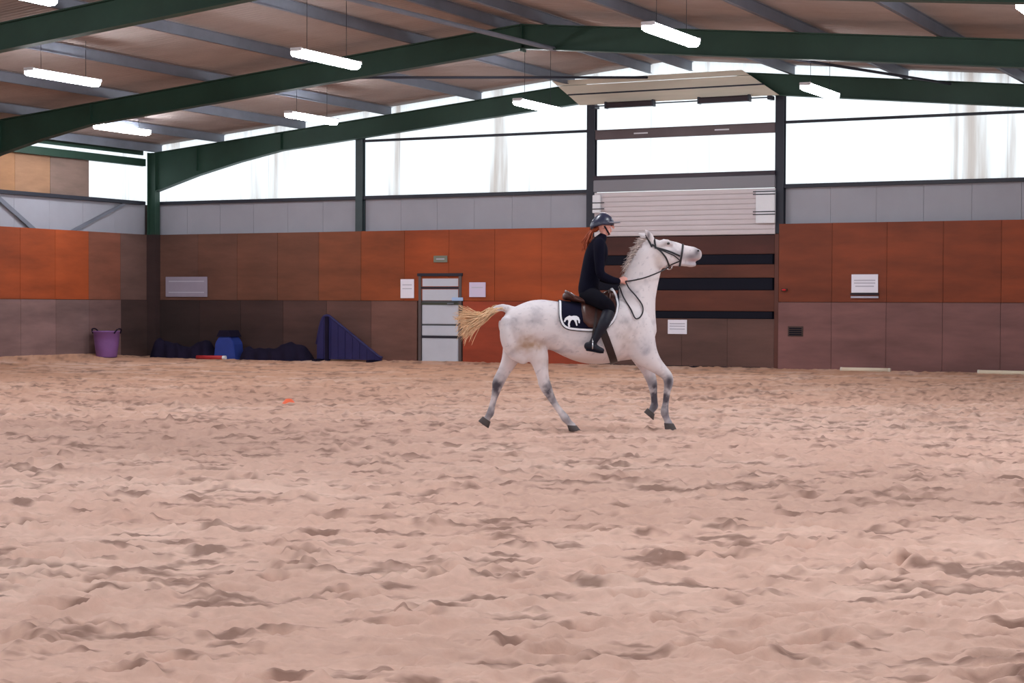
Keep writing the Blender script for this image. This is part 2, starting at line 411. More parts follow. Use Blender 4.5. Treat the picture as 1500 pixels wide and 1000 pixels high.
# --- portal frames (steel I sections)
def isection(bm, top_pts, bot_pts, y, wd=.2, t=.014):
    """plate girder whose flanges follow top_pts/bot_pts (x,z)"""
    n = len(top_pts)
    prism(bm, [(p[0], y - t / 2, p[1]) for p in bot_pts] + [(p[0], y - t / 2, p[1]) for p in top_pts[::-1]], (0, t, 0))
    for pts, s in ((top_pts, -1), (bot_pts, 1)):
        for a, b in zip(pts[:-1], pts[1:]):
            prism(bm, [(a[0], y - wd / 2, a[1]), (b[0], y - wd / 2, b[1]), (b[0], y - wd / 2, b[1] + s * t * 1.4), (a[0], y - wd / 2, a[1] + s * t * 1.4)], (0, wd, 0))
def frame(y, label, x_end=None):
    f_ = stru('portal_frame', label, 'beam')
    tz = lambda x: 6.70 - SL * abs(x - RX)
    bz = lambda x: 6.235 - SL * abs(x - RX)
    for side in (0, 1):
        if side == 0: hx = [(.28, 4.32), (.9, 4.50), (1.6, 4.70), (2.9, 5.00), (4.2, bz(4.2))]; apex = RX
        else: hx = [(XR - .28, 4.0), (XR - 1.0, 4.25), (XR - 1.6, 4.35), (XR - 2.9, 4.62), (XR - 4.2, bz(XR - 4.2))]; apex = RX
        bot = hx + [((hx[-1][0] + apex) / 2, bz((hx[-1][0] + apex) / 2)), (apex, bz(apex))]
        topp = [(p[0], tz(p[0])) for p in bot]
        if y > -1:       # the gable frame stops at the door posts
            e = 12.6 if side == 0 else 16.25
            bot = hx + [((hx[-1][0] + e) / 2, bz((hx[-1][0] + e) / 2)), (e, bz(e))]; topp = [(p[0], tz(p[0])) for p in bot]
        bm = bmesh.new(); isection(bm, topp, bot, y); obj('rafter', bm, M['steel_green'], f_)
        bm = bmesh.new(); xa, xb = (.02, .28) if side == 0 else (XR - .28, XR - .02)
        zt = tz(.28) if side == 0 else tz(XR - .28)
        for px in (xa, xb - .016): box(bm, (px, y - .1, -.2), (px + .016, y + .1, zt))
        box(bm, (xa + .01, y - .008, -.2), (xb - .01, y + .008, zt))
        obj('column', bm, M['steel_green'], f_)
        bm = bmesh.new()
        for xx in ((1.6, 4.2) if side == 0 else (XR - 1.6, XR - 4.2)): box(bm, (xx - .006, y - .09, bz(xx) - (.0 if xx in (4.2, XR - 4.2) else .2) + .02), (xx + .006, y + .09, tz(xx) - .02))
        obj('stiffener', bm, M['steel_green'], f_)
    if y < -1:
        bm = bmesh.new()
        for sx in (-.016, .004): box(bm, (RX + sx, y - .1, bz(RX) - .05), (RX + sx + .012, y + .1, tz(RX)))
        obj('apex_plate', bm, M['steel_green'], f_)
    return f_
frame(-.1, 'green gable rafters against the bright end wall glazing')
frame(-7.25, 'green portal frame crossing the roof one bay before the end wall')
frame(-14.5, 'green portal frame cutting the upper left corner of the picture')
for yy in (-21.75, -29.0, -36.25, -43.5): frame(yy, 'green portal frame above the near part of the hall, outside the view')

# --- ceiling : deck, sheets, purlins
ce = stru('ceiling', 'shallow pitched roof of grey brown corrugated sheets', 'ceiling')
for x0, x1 in ((-.4, RX), (RX, XR + .4)):  # flat skin above the sheets, put in to block sky light
    bm = bmesh.new(); z0, z1 = roofz(x0) + .06, roofz(x1) + .06
    prism(bm, [(x0, YF - .3, z0), (x1, YF - .3, z1), (x1, YF - .3, z1 + .05), (x0, YF - .3, z0 + .05)], (0, -YF + .7, 0)); obj('roof_blocker', bm, M['blocker'], ce)
def roofsheet(w_, L):
    bm = bmesh.new(); ribs = 7; n = ribs * 6; A = []; B = []
    for i in range(n + 1):
        t = i / n; h = .022 * math.cos(t * ribs * 2 * math.pi); A.append(bm.verts.new((0, -w_ * t, h))); B.append(bm.verts.new((L, -w_ * t, h)))
    for i in range(n): bm.faces.new((A[i], B[i], B[i + 1], A[i + 1]))
    me = bpy.data.meshes.new('roof_sheet'); bm.to_mesh(me); bm.free(); me.materials.append(M['roof']); 
    for p in me.polygons: p.use_smooth = True
    return me
ang = math.atan(SL)
shL = roofsheet(1.08, 5.1)
for i in range(22):
    y0 = .25 - i * 1.05
    for j in range(6):
        if j < 3: x0 = -.3 + j * 4.97
        else: x0 = RX + (j - 3) * 5.6
        if j == 5: x0 = RX + 10.2
        if j == 4: x0 = RX + 5.1
        o = link('roof_sheet', shL, None, ce)
        lift = .004 * (i % 2) + .008 * (j % 2)
        o.location = (x0, y0, roofz(x0) + .03 + lift); o.rotation_euler = (0, -ang if j < 3 else ang, random.uniform(-.001, .001))
        o.rotation_mode = 'XYZ'
for x in (.25, 2.25, 4.75, 7.25, 9.75, 12.2, 14.1, 15.1, 17.5, 20.0, 22.5, 25.0, 27.5, 30.0):
    bm = bmesh.new(); z = roofz(x) - .005; d = .205; t = .01; s = -1 if x < RX else 1
    box(bm, (x - t / 2, YF, z - d), (x + t / 2, .12, z)); box(bm, (x - .035 * 1, YF, z - t), (x + .04, .12, z)); box(bm, (x - .04, YF, z - d), (x + .035, .12, z - d + t))
    box(bm, (x - .04, YF, z - d), (x - .03, .12, z - d + .03))
    obj('purlin', bm, M['steel_grey'], ce)
for p, q in (((8.2, -7.2, 6.05), (14.2, -.3, 6.52)), ((16.2, -7.2, 6.52), (21.0, -.3, 6.02))):
    bm = bmesh.new(); tube(bm, [Vector(p), (Vector(p) + Vector(q)) / 2, Vector(q)], .03, n=8); obj('wind_brace', bm, M['girt'], ce)
bm = bmesh.new(); tube(bm, [Vector((15.25, -7.2, 6.2)), Vector((14.95, -11, 6.2)), Vector((14.7, -14.5, 6.2))], .045, n=10); obj('ridge_tie_tube', bm, M['steel_grey'], ce)

# --- gable posts
def post(x, z0, z1, label, m, wd=.2):
    p_ = stru('steel_post', label, 'post'); bm = bmesh.new()
    for yy in (.02, .15): box(bm, (x - wd / 2, yy, z0), (x + wd / 2, yy + .012, z1))
    box(bm, (x - .006, .03, z0), (x + .006, .152, z1)); obj('post_section', bm, m, p_)
    boxo('base_cleat', (x - .07, .025, z0 + .02), (x + .07, .055, z0 + .14), m, p_)
    boxo('top_cleat', (x - .07, .0, z1 - .16), (x + .07, .03, z1 - .02), m, p_)
M['post'] = mat('post_paint', (62, 74, 78), .55, var=.15, scale=2)
post(6.39, 3.2, 5.75, 'greenish gable post left of the middle of the end wall', M['post'])
post(12.66, 3.0, 6.1, 'dark post at the left edge of the roller door', M['girt'])
post(17.20, 3.0, 6.2, 'dark post at the right edge of the roller door', M['girt'])
post(24.5, 3.2, 5.7, 'gable post far right, outside the view', M['post'])
# left wall bracing in the grey band
bm = bmesh.new()
for a, b in (((-.1, -5.75, 4.0), (-.1, -4.2, 3.1)), ((-.1, -.9, 4.0), (-.1, -3.2, 3.1))):
    prism(bm, [Vector(a) + Vector((0, -.11, 0)), Vector(a) + Vector((0, .11, 0)), Vector(b) + Vector((0, .11, 0)), Vector(b) + Vector((0, -.11, 0))], (.02, 0, 0))
    obj('diagonal_brace', bm, M['steel_grey'], wl); bm = bmesh.new()
bm.free()

M['stile'] = mat('gate_stile_brown', (92, 54, 46), .7, var=.2, scale=2)
# --- big gate with roller door above
d1 = stru('door_1', 'tall gate of brown boards and dark rails below a pale roller door', 'door')
gx0, gx1 = 12.78, 17.12
def gb(z0, z1, col, y0=-.02, name='gate_board'):
    o = boxo(name, (gx0, y0, z0), (gx1, .05, z1), M['board'], d1, .006); o.color = lin(col)
n = 4; s = (gx1 - gx0) / n
for i in range(n):
    o = boxo('gate_panel', (gx0 + i * s + .003, -.02, .06), (gx0 + (i + 1) * s - .003, .05, 1.12), M['board'], d1); o.color = lin((94, 66, 60))
gb(1.29, 1.75, (92, 46, 32)); gb(2.03, 2.32, (92, 46, 32)); gb(2.55, 2.96, (72, 34, 28))
for z0, z1 in ((1.12, 1.29), (1.75, 2.03), (2.32, 2.55)):
    boxo('gate_rail', (gx0 + .02, .0, z0 + .006), (gx1 - .05, .05, z1 - .006), M['dark'], d1, .01)
boxo('gate_backing', (gx0 - .1, .06, -.1), (gx1 + .1, .12, 2.98), M['dark'], d1)
boxo('gap_strip', (gx0, -.03, -.05), (gx1, .05, .055), M['dark'], d1)  # dark strip stands for the shaded gap under the gate
boxo('gate_stile', (gx1 + .005, -.03, .0), (gx1 + .095, .04, 2.98), M['stile'], d1)
boxo('gate_stile', (gx0 - .095, -.03, .0), (gx0 - .005, .04, 2.98), M['stile'], d1)
ns = 9; hs = (3.99 - 2.98) / ns
for i in range(ns):
    bm = bmesh.new(); z0 = 2.98 + i * hs
    prism(bm, [(gx0, .0, z0), (gx0, -.012, z0 + .012), (gx0, -.016, z0 + hs / 2), (gx0, -.012, z0 + hs - .012), (gx0, .0, z0 + hs - .003), (gx0, .02, z0 + hs - .003), (gx0, .02, z0)], (gx1 - gx0, 0, 0))
    obj('roller_slat', bm, M['slat'], d1)
for xx in (gx0 - .02, gx1 - .42):
    br = boxo('guide_box', (xx, -.09, 3.22 if xx > 15 else 3.52), (xx + (.44 if xx > 15 else .2), -.02, 3.93), M['white'], d1, .01)
    for zz in ((3.40, 3.46, 3.84, 3.9) if xx > 15 else (3.6, 3.74)): boxo('guide_strap', (xx - .06, -.10, zz), (xx + (.45 if xx > 15 else .3), -.085, zz + .022), M['girt'], br)
boxo('roller_hood', (gx0 - .02, -.04, 4.0), (gx1 + .0, .04, 4.27), mat('hood_grey', (132, 130, 138), .5), d1, .012)
boxo('head_channel', (gx0 - .02, -.05, 4.275), (gx1 + .0, .04, 4.37), mat('head_channel_dark', (52, 40, 52), .5), d1)

bm_ = stru('cross_beam', 'brown grey beam crossing the glazing above the roller door', 'beam')
boxo('beam_web', (12.78, .0, 5.2), (17.1, .1, 5.41), M['beam'], bm_, .01)
boxo('beam_flange', (12.78, -.03, 5.405), (17.1, .11, 5.42), M['beam'], bm_)
for x in (13.75, 15.7): boxo('pale_mark', (x, -.006, 5.295), (x + .34, .0, 5.325), M['white'], bm_)

# cream boards that close the gable over the roller door
cg = stru('gable_board', 'cream boarding high over the roller door', 'wall')
xl = lambda z: 11.85 + (6.53 - z) * 1.2; xr_ = lambda z: 16.35 + (6.62 - z) * 1.45
zz = [5.98, 6.21, 6.235, 6.44, 6.452, 6.56]
for a, b in ((5.98, 6.215), (6.245, 6.44), (6.452, 6.57)):
    bm = bmesh.new(); prism(bm, [(xl(a), -.27, a), (xr_(a), -.27, a), (xr_(b), -.27, b), (xl(b), -.27, b)], (0, .03, 0)); obj('cream_board', bm, M['cream'], cg)
bm = bmesh.new(); box(bm, (xl(6.22), -.275, 6.213), (xr_(6.22), -.25, 6.247)); obj('joint_strip', bm, M['girt'], cg)
boxo('lower_rail', (12.75, -.26, 5.93), (17.12, -.22, 5.955), M['girt'], cg)
for x in (12.8, 17.0): boxo('rail_bracket', (x, -.24, 5.9), (x + .08, .02, 5.985), M['girt'], cg)
def bar(x0, x1, label):
    t = tag(empty('tube_heater', ((x0 + x1) / 2, -.3, 5.93)), label, 'heater', 'dark bars under the cream boarding')
    bm = bmesh.new(); L = (x1 - x0) / 2
    prism(bm, [(-L, -.07, -.055), (-L, .06, -.055), (-L, .06, .045), (-L, .03, .075), (-L, -.04, .075), (-L, -.07, .045)], (2 * L, 0, 0)); obj('bar_casing', bm, mat('bar_casing', (46, 30, 38), .5), t)
    for s in (-1, 1): boxo('end_cap', (s * L - .02, -.08, -.065), (s * L + .02, .065, .085), M['girt'], t)
bar(13.2, 14.36, 'long dark bar below the cream boarding, nearer the left door post')
bar(15.45, 16.62, 'long dark bar below the cream boarding, nearer the right door post')

# --- small pale door
d2 = stru('door_2', 'small pale grey door in the end wall with dark cross rails', 'door')
x0, x1 = 8.16, 9.30
boxo('door_leaf', (x0 + .05, -.01, .0), (x1 - .05, .05, 2.1), mat('door_core', (88, 92, 98), .6), d2)
for z0, z1 in ((.02, .60), (.66, .90), (.94, 1.40), (1.50, 1.78), (1.84, 2.04)):
    boxo('door_panel', (x0 + .07, -.035, z0), (x1 - .07, .0, z1), M['doorgrey'], d2, .008)
for z0, z1, m in ((.605, .655, M['ink']), (1.405, 1.455, mat('olive_rail', (72, 74, 62), .5)), (1.785, 1.835, M['ink'])):
    boxo('door_rail', (x0 + .05, -.045, z0), (x1 - .05, .0, z1), m, d2)
for xx in (x0 - .02, x1 - .05): boxo('door_jamb', (xx, -.06, -.05), (xx + .07, .06, 2.16), mat('jamb_grey', (96, 84, 84), .6), d2)
boxo('door_lintel', (x0 - .05, -.07, 2.09), (x1 + .05, .06, 2.16), M['ink'], d2)
bm = bmesh.new(); tube(bm, [Vector((x1 - .2, -.03, 1.43)), Vector((x1 - .2, -.09, 1.43)), Vector((x1 - .34, -.09, 1.43))], .014, n=8); obj('door_handle', bm, M['steel_grey'], d2)

# --- signs on the boards
def sign(name, x0, x1, z0, z1, label, face, lines=(), cat='sign', y=-.055, edge=None):
    t = tag(empty(name, ((x0 + x1) / 2, y, (z0 + z1) / 2)), label, cat); hx, hz = (x1 - x0) / 2, (z1 - z0) / 2
    boxo('sign_board', (-hx, -.012, -hz), (hx, .0, hz), face, t, .003)
    for a, h, m, xx in lines: boxo('printed_line', (-hx * xx, -.0135, a * hz - h), (hx * xx, -.0125, a * hz + h), m, t)
    return t
grey = mat('grey_print', (186, 184, 200), .7)
boxes = sign('notice_board', 18.86, 19.44, 1.70, 2.09, 'white notice on the brown boards right of the gate', M['paper'], ((.35, .012, grey, .8), (.05, .012, grey, .8), (-.3, .012, grey, .7)))
boxo('lower_ledge', (-.31, -.03, -.24), (.31, .0, -.205), M['ink'], boxes); boxo('lower_strip', (-.3, -.015, -.31), (.3, .0, -.27), grey, boxes)
sign('notice_sheet', 14.62, 15.08, .77, 1.09, 'small white notice low on the gate panel in front of the horse', M['paper'], ((.45, .012, grey, .8), (.1, .012, grey, .8), (-.3, .012, grey, .8)), y=-.025)
sign('notice_sheet', 7.64, 8.02, 1.56, 2.02, 'white notice on the boards left of the small door', M['paper'], ((.4, .01, grey, .7), (.0, .01, grey, .7)))
sign('notice_sheet', 9.54, 9.98, 1.59, 1.94, 'pale lilac notice on the boards right of the small door', mat('lilac_sign', (212, 200, 226), .6), ((.3, .01, grey, .7),))
sign('door_tag', 8.56, 8.94, 2.42, 2.58, 'small grey green tag above the small door', mat('tag_green', (120, 122, 108), .6), ((.0, .012, grey, .6),))
sign('blue_strip', 9.08, 9.38, 1.50, 1.58, 'short pale blue strip at the right edge of the small door', mat('pale_blue', (168, 198, 236), .5), y=-.075)
sign('grey_board', .52, 1.86, 1.58, 2.10, 'wide lilac grey board on the wall beside the dark corner', mat('lilac_grey', (150, 142, 158), .65, var=.1, scale=2), ((.55, .01, grey, .85), (-.55, .01, grey, .85)))
h_ = tag(empty('wall_vent', (17.62, -.05, .86)), 'small dark hatch low on the boards just right of the gate', 'vent')
boxo('vent_frame', (-.17, -.015, -.11), (.17, .0, .11), mat('vent_frame', (70, 52, 48), .6), h_)
for i in range(4): boxo('louver', (-.14, -.024, -.085 + i * .045), (.14, -.013, -.06 + i * .045), M['dark'], h_)
r_ = tag(empty('red_lamp', (17.36, -.05, 1.76)), 'tiny red fitting on the boards at the gate edge', 'fitting')
boxo('fitting_base', (-.07, -.02, -.03), (.07, .0, .03), M['backing'], r_)
bm = bmesh.new(); ball(bm, (0, -.03, 0), (.055, .025, .022)); obj('red_cap', bm, mat('red_plastic', (200, 40, 44), .4), r_, True)

# --- ceiling lights
def chain_z(x): return roofz(x) - .21
lamp_proto = None
def ceiling_light(x, y, z, label, group='batten lights under the roof'):
    global lamp_proto
    if lamp_proto is None:
        t = empty('ceiling_light'); L = .92
        bm = bmesh.new(); prism(bm, [(-.11, -L, .065), (.11, -L, .065), (.06, -L, .09), (-.06, -L, .09)], (0, 2 * L, 0)); obj('housing', bm, M['white'], t)
        bm = bmesh.new(); prism(bm, [(-.108, -L + .012, .064), (-.105, -L + .012, -.02), (-.06, -L + .012, -.055), (.06, -L + .012, -.055), (.105, -L + .012, -.02), (.108, -L + .012, .064)], (0, 2 * L - .04, 0)); obj('diffuser', bm, M['lamp'], t)
        for s in (-1, 1): boxo('end_cap', (-.11, s * L - .012, .03), (.11, s * L + .012, .09), M['white'], t, .004)
        lamp_proto = t
    else:
        src = lamp_proto; t = src.copy(); C.objects.link(t)
        for ch in src.children:
            if ch.name.startswith('hanger'): continue
            c = ch.copy(); C.objects.link(c); c.parent = t
    t.location = (x, y, z); tag(t, label, 'light', group)
    for s in (-.6, .6):
        bm = bmesh.new(); tube(bm, [Vector((0, s, .085)), Vector((0, s, (chain_z(x) - z + .2) / 2 + .04)), Vector((0, s, chain_z(x) - z + .2))], .005, n=6, sub=1); obj('hanger', bm, M['girt'], t)
rowA = [(7.70, 'lit batten light in the row before the near frame, leftmost in view'), (13.40, 'lit batten light in the row before the near frame, second from left'), (19.62, 'lit batten light glowing in front of the near frame, right of the ridge'), (25.05, 'lit batten light cut by the top right corner of the picture')]
rowB = [(2.55, 'lit batten light near the left corner of the end wall'), (7.85, 'lit batten light near the end wall, second from the left corner'), (13.42, 'lit batten light at the upper left of the roller door'), (19.46, 'lit batten light at the upper right of the roller door')]
zl = 5.5
for x, l in rowA: ceiling_light(x, -12.15, zl if x < 25 else 5.42, l)
for x, l in rowB: ceiling_light(x, -4.25, zl if x > 3 else 5.47, l)
ceiling_light(13.2, -19.55, zl, 'lit batten light cut by the top left corner of the picture')
for y in (-19.6, -27.4, -35.2, -43):
    for x in (2.6, 7.8, 13.4, 19.5, 25.1, 29.6):  # rightmost column is extra, added to brighten the near sand
        if (x, y) == (13.4, -19.6): continue
        ceiling_light(x, y, zl if 3 < x < 25 else 5.42 if x < 29 else 5.05, 'unseen batten light put in to light the near half of the hall', 'batten lights outside the view')
#OBJECTS
# ------------------------------------------------------------------ things along the far wall
M['navy'] = mat('navy_plastic', (36, 34, 84), .55, var=.15, scale=3)
M['navydark'] = mat('dark_navy_cloth', (30, 25, 44), .9, var=.25, scale=3, bump=.3, spec=.1)
M['blue'] = mat('blue_foam', (40, 62, 140), .6, var=.12, scale=4)
M['purple'] = mat('purple_plastic', (128, 88, 148), .5, var=.08, scale=4)
M['redpaint'] = mat('red_paint', (176, 46, 50), .5, var=.1, scale=5)
M['orange'] = mat('orange_plastic', (240, 104, 62), .5)

# jump wing : post, sloping planks, feet
t = tag(empty('jump_wing', (5.52, -.55, 0)), 'navy blue sloping jump wing against the boards left of the small door', 'jump')
bm = bmesh.new()
prof = lambda u: .10 + 1.0 * max(0, min(1, u / .22)) ** .5 if u < .35 else max(.10, 1.12 - (u - .35) * .68)
k = 9; wdt = 1.86 / k
for i in range(k):
    a, b = .04 + i * wdt, .04 + (i + 1) * wdt - .012; za, zb = prof(a), prof(b)
    bm = bmesh.new(); prism(bm, [(a, -.02, .06), (b, -.02, .06), (b, -.02, zb), ((a + b) / 2, -.02, prof((a + b) / 2)), (a, -.02, za)], (0, .04, 0)); obj('wing_board', bm, M['navy'], t)
bm = bmesh.new()
pts = [Vector((u, .0, prof(u) + .02)) for u in np.linspace(0.02, 1.9, 22)]
tube(bm, pts, .035, n=8, sub=2); obj('wing_rim', bm, M['navy'], t, True)
boxo('post', (.30, -.07, .0), (.39, .07, 1.10), M['navydark'], t, .008)
for u in (.12, 1.68): boxo('foot', (u - .04, -.32, -.02), (u + .04, .32, .07), M['navydark'], t, .01)

# long heap in the corner
def heap(name, x0, x1, y0, zmax, depth, m, label, cat, seed, n=34):
    bm = bmesh.new(); rows = []; L = x1 - x0
    for i in range(n + 1):
        u = i / n; h = zmax * (min(1, u / .07) ** .5) * (min(1, (1 - u) / .07) ** .5) * (.80 + .16 * math.sin(u * 7 + seed) + .05 * math.sin(u * 17 + seed))
        row = []
        for j in range(13):
            v = j / 12; prf = math.sin(math.pi * v) ** .55
            row.append(bm.verts.new((u * L - L / 2, (v - .5) * depth + .03 * math.sin(u * 31 + v * 9), max(0, prf * h + .015 * math.sin(u * 40 + v * 9)) - .04)))
        rows.append(row)
    for i in range(n):
        for j in range(12): bm.faces.new((rows[i][j], rows[i + 1][j], rows[i + 1][j + 1], rows[i][j + 1]))
    bm.faces.new([v for v in rows[0]]); bm.faces.new([v for v in rows[-1]][::-1])
    bmesh.ops.recalc_face_normals(bm, faces=bm.faces[:])
    return tag(obj(name, bm, m, None, True), label, cat)
o = heap('tarpaulin', .55, 2.45, -.55, .56, .55, M['navydark'], 'dark navy tarpaulin heap in the corner below the grey board', 'tarpaulin', 1.0); o.location = (1.54, -.62, 0)
o = heap('tarpaulin', 3.35, 5.35, -.5, .50, .55, M['navydark'], 'low dark navy tarpaulin heap between the blue block and the jump wing', 'tarpaulin', 2.6); o.location = (4.38, -.60, 0)
t = tag(empty('foam_block', (2.95, -.62, 0), R(4)), 'blue block with dark cap standing by the dark heap', 'block')
bm = bmesh.new(); prism(bm, [(-.32, -.22, -.02), (.32, -.22, -.02), (.27, -.22, .42), (.16, -.22, .58), (-.16, -.22, .58), (-.27, -.22, .42)], (0, .44, 0))
bmesh.ops.bevel(bm, geom=bm.edges[:], offset=.02, segments=2, affect='EDGES'); obj('block_body', bm, M['blue'], t)
bm = bmesh.new(); prism(bm, [(-.22, -.24, .58), (.22, -.24, .58), (.13, -.24, .74), (-.13, -.24, .74)], (0, .48, 0)); obj('block_cap', bm, M['navydark'], t)
t = tag(empty('jump_pole', (2.62, -1.02, .03), R(4)), 'short red pole end lying at the foot of the dark heap', 'pole')
bm = bmesh.new(); tube(bm, [Vector((-.35, 0, .03)), Vector((0, 0, .03)), Vector((.42, 0, .03))], .05, n=12, sub=1)
bmesh.ops.holes_fill(bm, edges=bm.edges[:], sides=20); obj('pole_shaft', bm, M['redpaint'], t, True)
bm = bmesh.new(); tube(bm, [Vector((.42, 0, .03)), Vector((.46, 0, .03)), Vector((.5, 0, .03))], .052, n=12, sub=1); bmesh.ops.holes_fill(bm, edges=bm.edges[:], sides=20); obj('pole_end', bm, M['white'], t)
t = tag(empty('muck_tub', (.56, -2.45, .06)), 'purple plastic tub by the left wall near the corner', 'tub')
bm = bmesh.new(); N = 24; rings = []
for r_, z_ in ((.24, 0), (.255, .02), (.30, .34), (.325, .62), (.345, .63), (.345, .655), (.32, .655), (.29, .34), (.24, .05), (.0, .05)):
    rings.append([bm.verts.new((max(r_, .002) * math.cos(2 * math.pi * k / N), max(r_, .002) * math.sin(2 * math.pi * k / N), z_)) for k in range(N)])
for a, b in zip(rings[:-1], rings[1:]):
    for k in range(N): bm.faces.new((a[k], a[(k + 1) % N], b[(k + 1) % N], b[k]))
bm.faces.new(rings[0][::-1]); obj('tub_body', bm, M['purple'], t, True)
for s in (-1, 1):
    bm = bmesh.new(); tube(bm, [Vector((s * .335, -.12, .60)), Vector((s * .40, -.07, .70)), Vector((s * .40, .07, .70)), Vector((s * .335, .12, .60))], .018, n=8); obj('rope_handle', bm, M['navydark'], t, True)
# pale poles at the foot of the right hand boards
def ground_pole(x, L, label, rz):
    t = tag(empty('ground_pole', (x, -.30, .0), rz), label, 'pole', 'pale poles at the foot of the wall')
    bm = bmesh.new(); tube(bm, [Vector((-L / 2, 0, .06)), Vector((0, 0, .06)), Vector((L / 2, 0, .06))], .05, n=12, sub=1); bmesh.ops.holes_fill(bm, edges=bm.edges[:], sides=20)
    obj('pole_shaft', bm, mat('pale_pole_paint', (222, 208, 186), .6), t, True)
    for s in (-1, 1):
        bm = bmesh.new(); tube(bm, [Vector((s * L / 2, 0, .06)), Vector((s * (L / 2 + .02), 0, .06)), Vector((s * (L / 2 + .04), 0, .06))], .052, n=12, sub=1); bmesh.ops.holes_fill(bm, edges=bm.edges[:], sides=20); obj('pole_cap', bm, M['cream'], t)
ground_pole(19.25, 1.0, 'short pale pole at the foot of the boards below the white notice', R(1))
ground_pole(22.6, 1.9, 'pale pole at the foot of the boards at the right picture edge', R(-1))
t = tag(empty('marker_cone', (15.73, -16.67, .0)), 'tiny orange marker lying alone on the sand left of the horse', 'marker')
bm = bmesh.new(); N = 20; rings = []
for r_, z_ in ((.10, .0), (.105, .012), (.09, .02), (.045, .075), (.035, .078), (.03, .07), (.08, .01)):
    rings.append([bm.verts.new((r_ * math.cos(2 * math.pi * k / N), r_ * math.sin(2 * math.pi * k / N), z_)) for k in range(N)])
for a, b in zip(rings[:-1], rings[1:]):
    for k in range(N): bm.faces.new((a[k], a[(k + 1) % N], b[(k + 1) % N], b[k]))
obj('cone_disc', bm, M['orange'], t, True)

# ------------------------------------------------------------------ horse and rider (local frame: X forward, Y away, Z up)
S = 130.8; DEP = 20.12
ORG = EYE + RIGHT * ((860 - 750) / 2628.2 * DEP) + FWD * DEP; ORG.z = 0
def Lc(u, v, y=0.0):       # sculpting units -> metres
    return Vector(((650 + u / 2.857 - 860) / S, y, (631.5 - (300 + v / 2.857)) / S))
UU = 1 / (2.857 * S)       # one sculpting unit in metres
def st(u, v, y, a, b):
    p = Lc(u, v, y); return (p.x, p.y, p.z, a * UU, b)

HB = bmesh.new()
torso = [(243, 490, 548, .06), (252, 468, 585, .14), (275, 446, 612, .20), (310, 424, 624, .255), (360, 405, 620, .285), (410, 400, 612, .29), (450, 404, 612, .285), (500, 411, 636, .28), (550, 417, 656, .29), (600, 421, 667, .30), (650, 416, 669, .30), (700, 402, 664, .285), (740, 395, 655, .265), (780, 400, 650, .25), (820, 412, 643, .235), (850, 440, 632, .205), (868, 480, 608, .15), (874, 528, 580, .06)]
loft(HB, [st(u, (a + b) / 2, 0, (b - a) / 2, w_) for u, a, b, w_ in torso], n=28, sub=4, adir=(0, 0, 1), sup=2.25)
loft(HB, [st(*q) for q in ((800, 530, 0, 92, .19), (800, 450, 0, 86, .165), (808, 380, 0, 80, .135), (826, 310, 0, 74, .112), (848, 250, 0, 66, .098), (866, 205, 0, 56, .09), (878, 172, 0, 36, .08))], n=24, lat=(0, 1, 0))
# head
loft(HB, [st(*q) for q in ((850, 170, 0, 26, .06), (872, 188, 0, 44, .088), (905, 203, 0, 62, .100), (935, 204, 0, 57, .097), (965, 203, 0, 48, .078), (995, 207, 0, 41, .064), (1022, 208, 0, 36, .058), (1045, 208, 0, 32, .060), (1060, 209, 0, 25, .052))], n=20, lat=(0, 1, 0))
for s in (-1, 1):
    ball(HB, Lc(900, 232, s * .055), (.105, .045, .10))           # cheek
    ball(HB, Lc(1058, 200, s * .038), (.045, .026, .04))          # nostril swell
    loft(HB, [st(*q) for q in ((892, 172, s * .085, 10, .02), (925, 158, s * .092, 13, .022), (950, 166, s * .082, 9, .016))], n=10)   # brow
    loft(HB, [st(*q) for q in ((950, 190, s * .075, 5, .014), (975, 196, s * .068, 5, .012), (1000, 200, s * .058, 4, .010))], n=8)   # facial crest
loft(HB, [st(*q) for q in ((955, 236, 0, 22, .05), (1000, 242, 0, 16, .042), (1030, 249, 0, 12, .04), (1046, 250, 0, 10, .038))], n=14)   # lower jaw
# ears
for s, tip in ((-1, (838, 106)), (1, (812, 118))):
    b0 = Lc(868, 150, s * .055); t0 = Lc(*tip, s * .085)
    loft(HB, [(b0.x, b0.y, b0.z, .036, .026), *[tuple(b0.lerp(t0, q)) + (r1, r2) for q, r1, r2 in ((.35, .044, .024), (.7, .034, .02))], (t0.x, t0.y, t0.z, .008, .008)], n=12, sub=3)
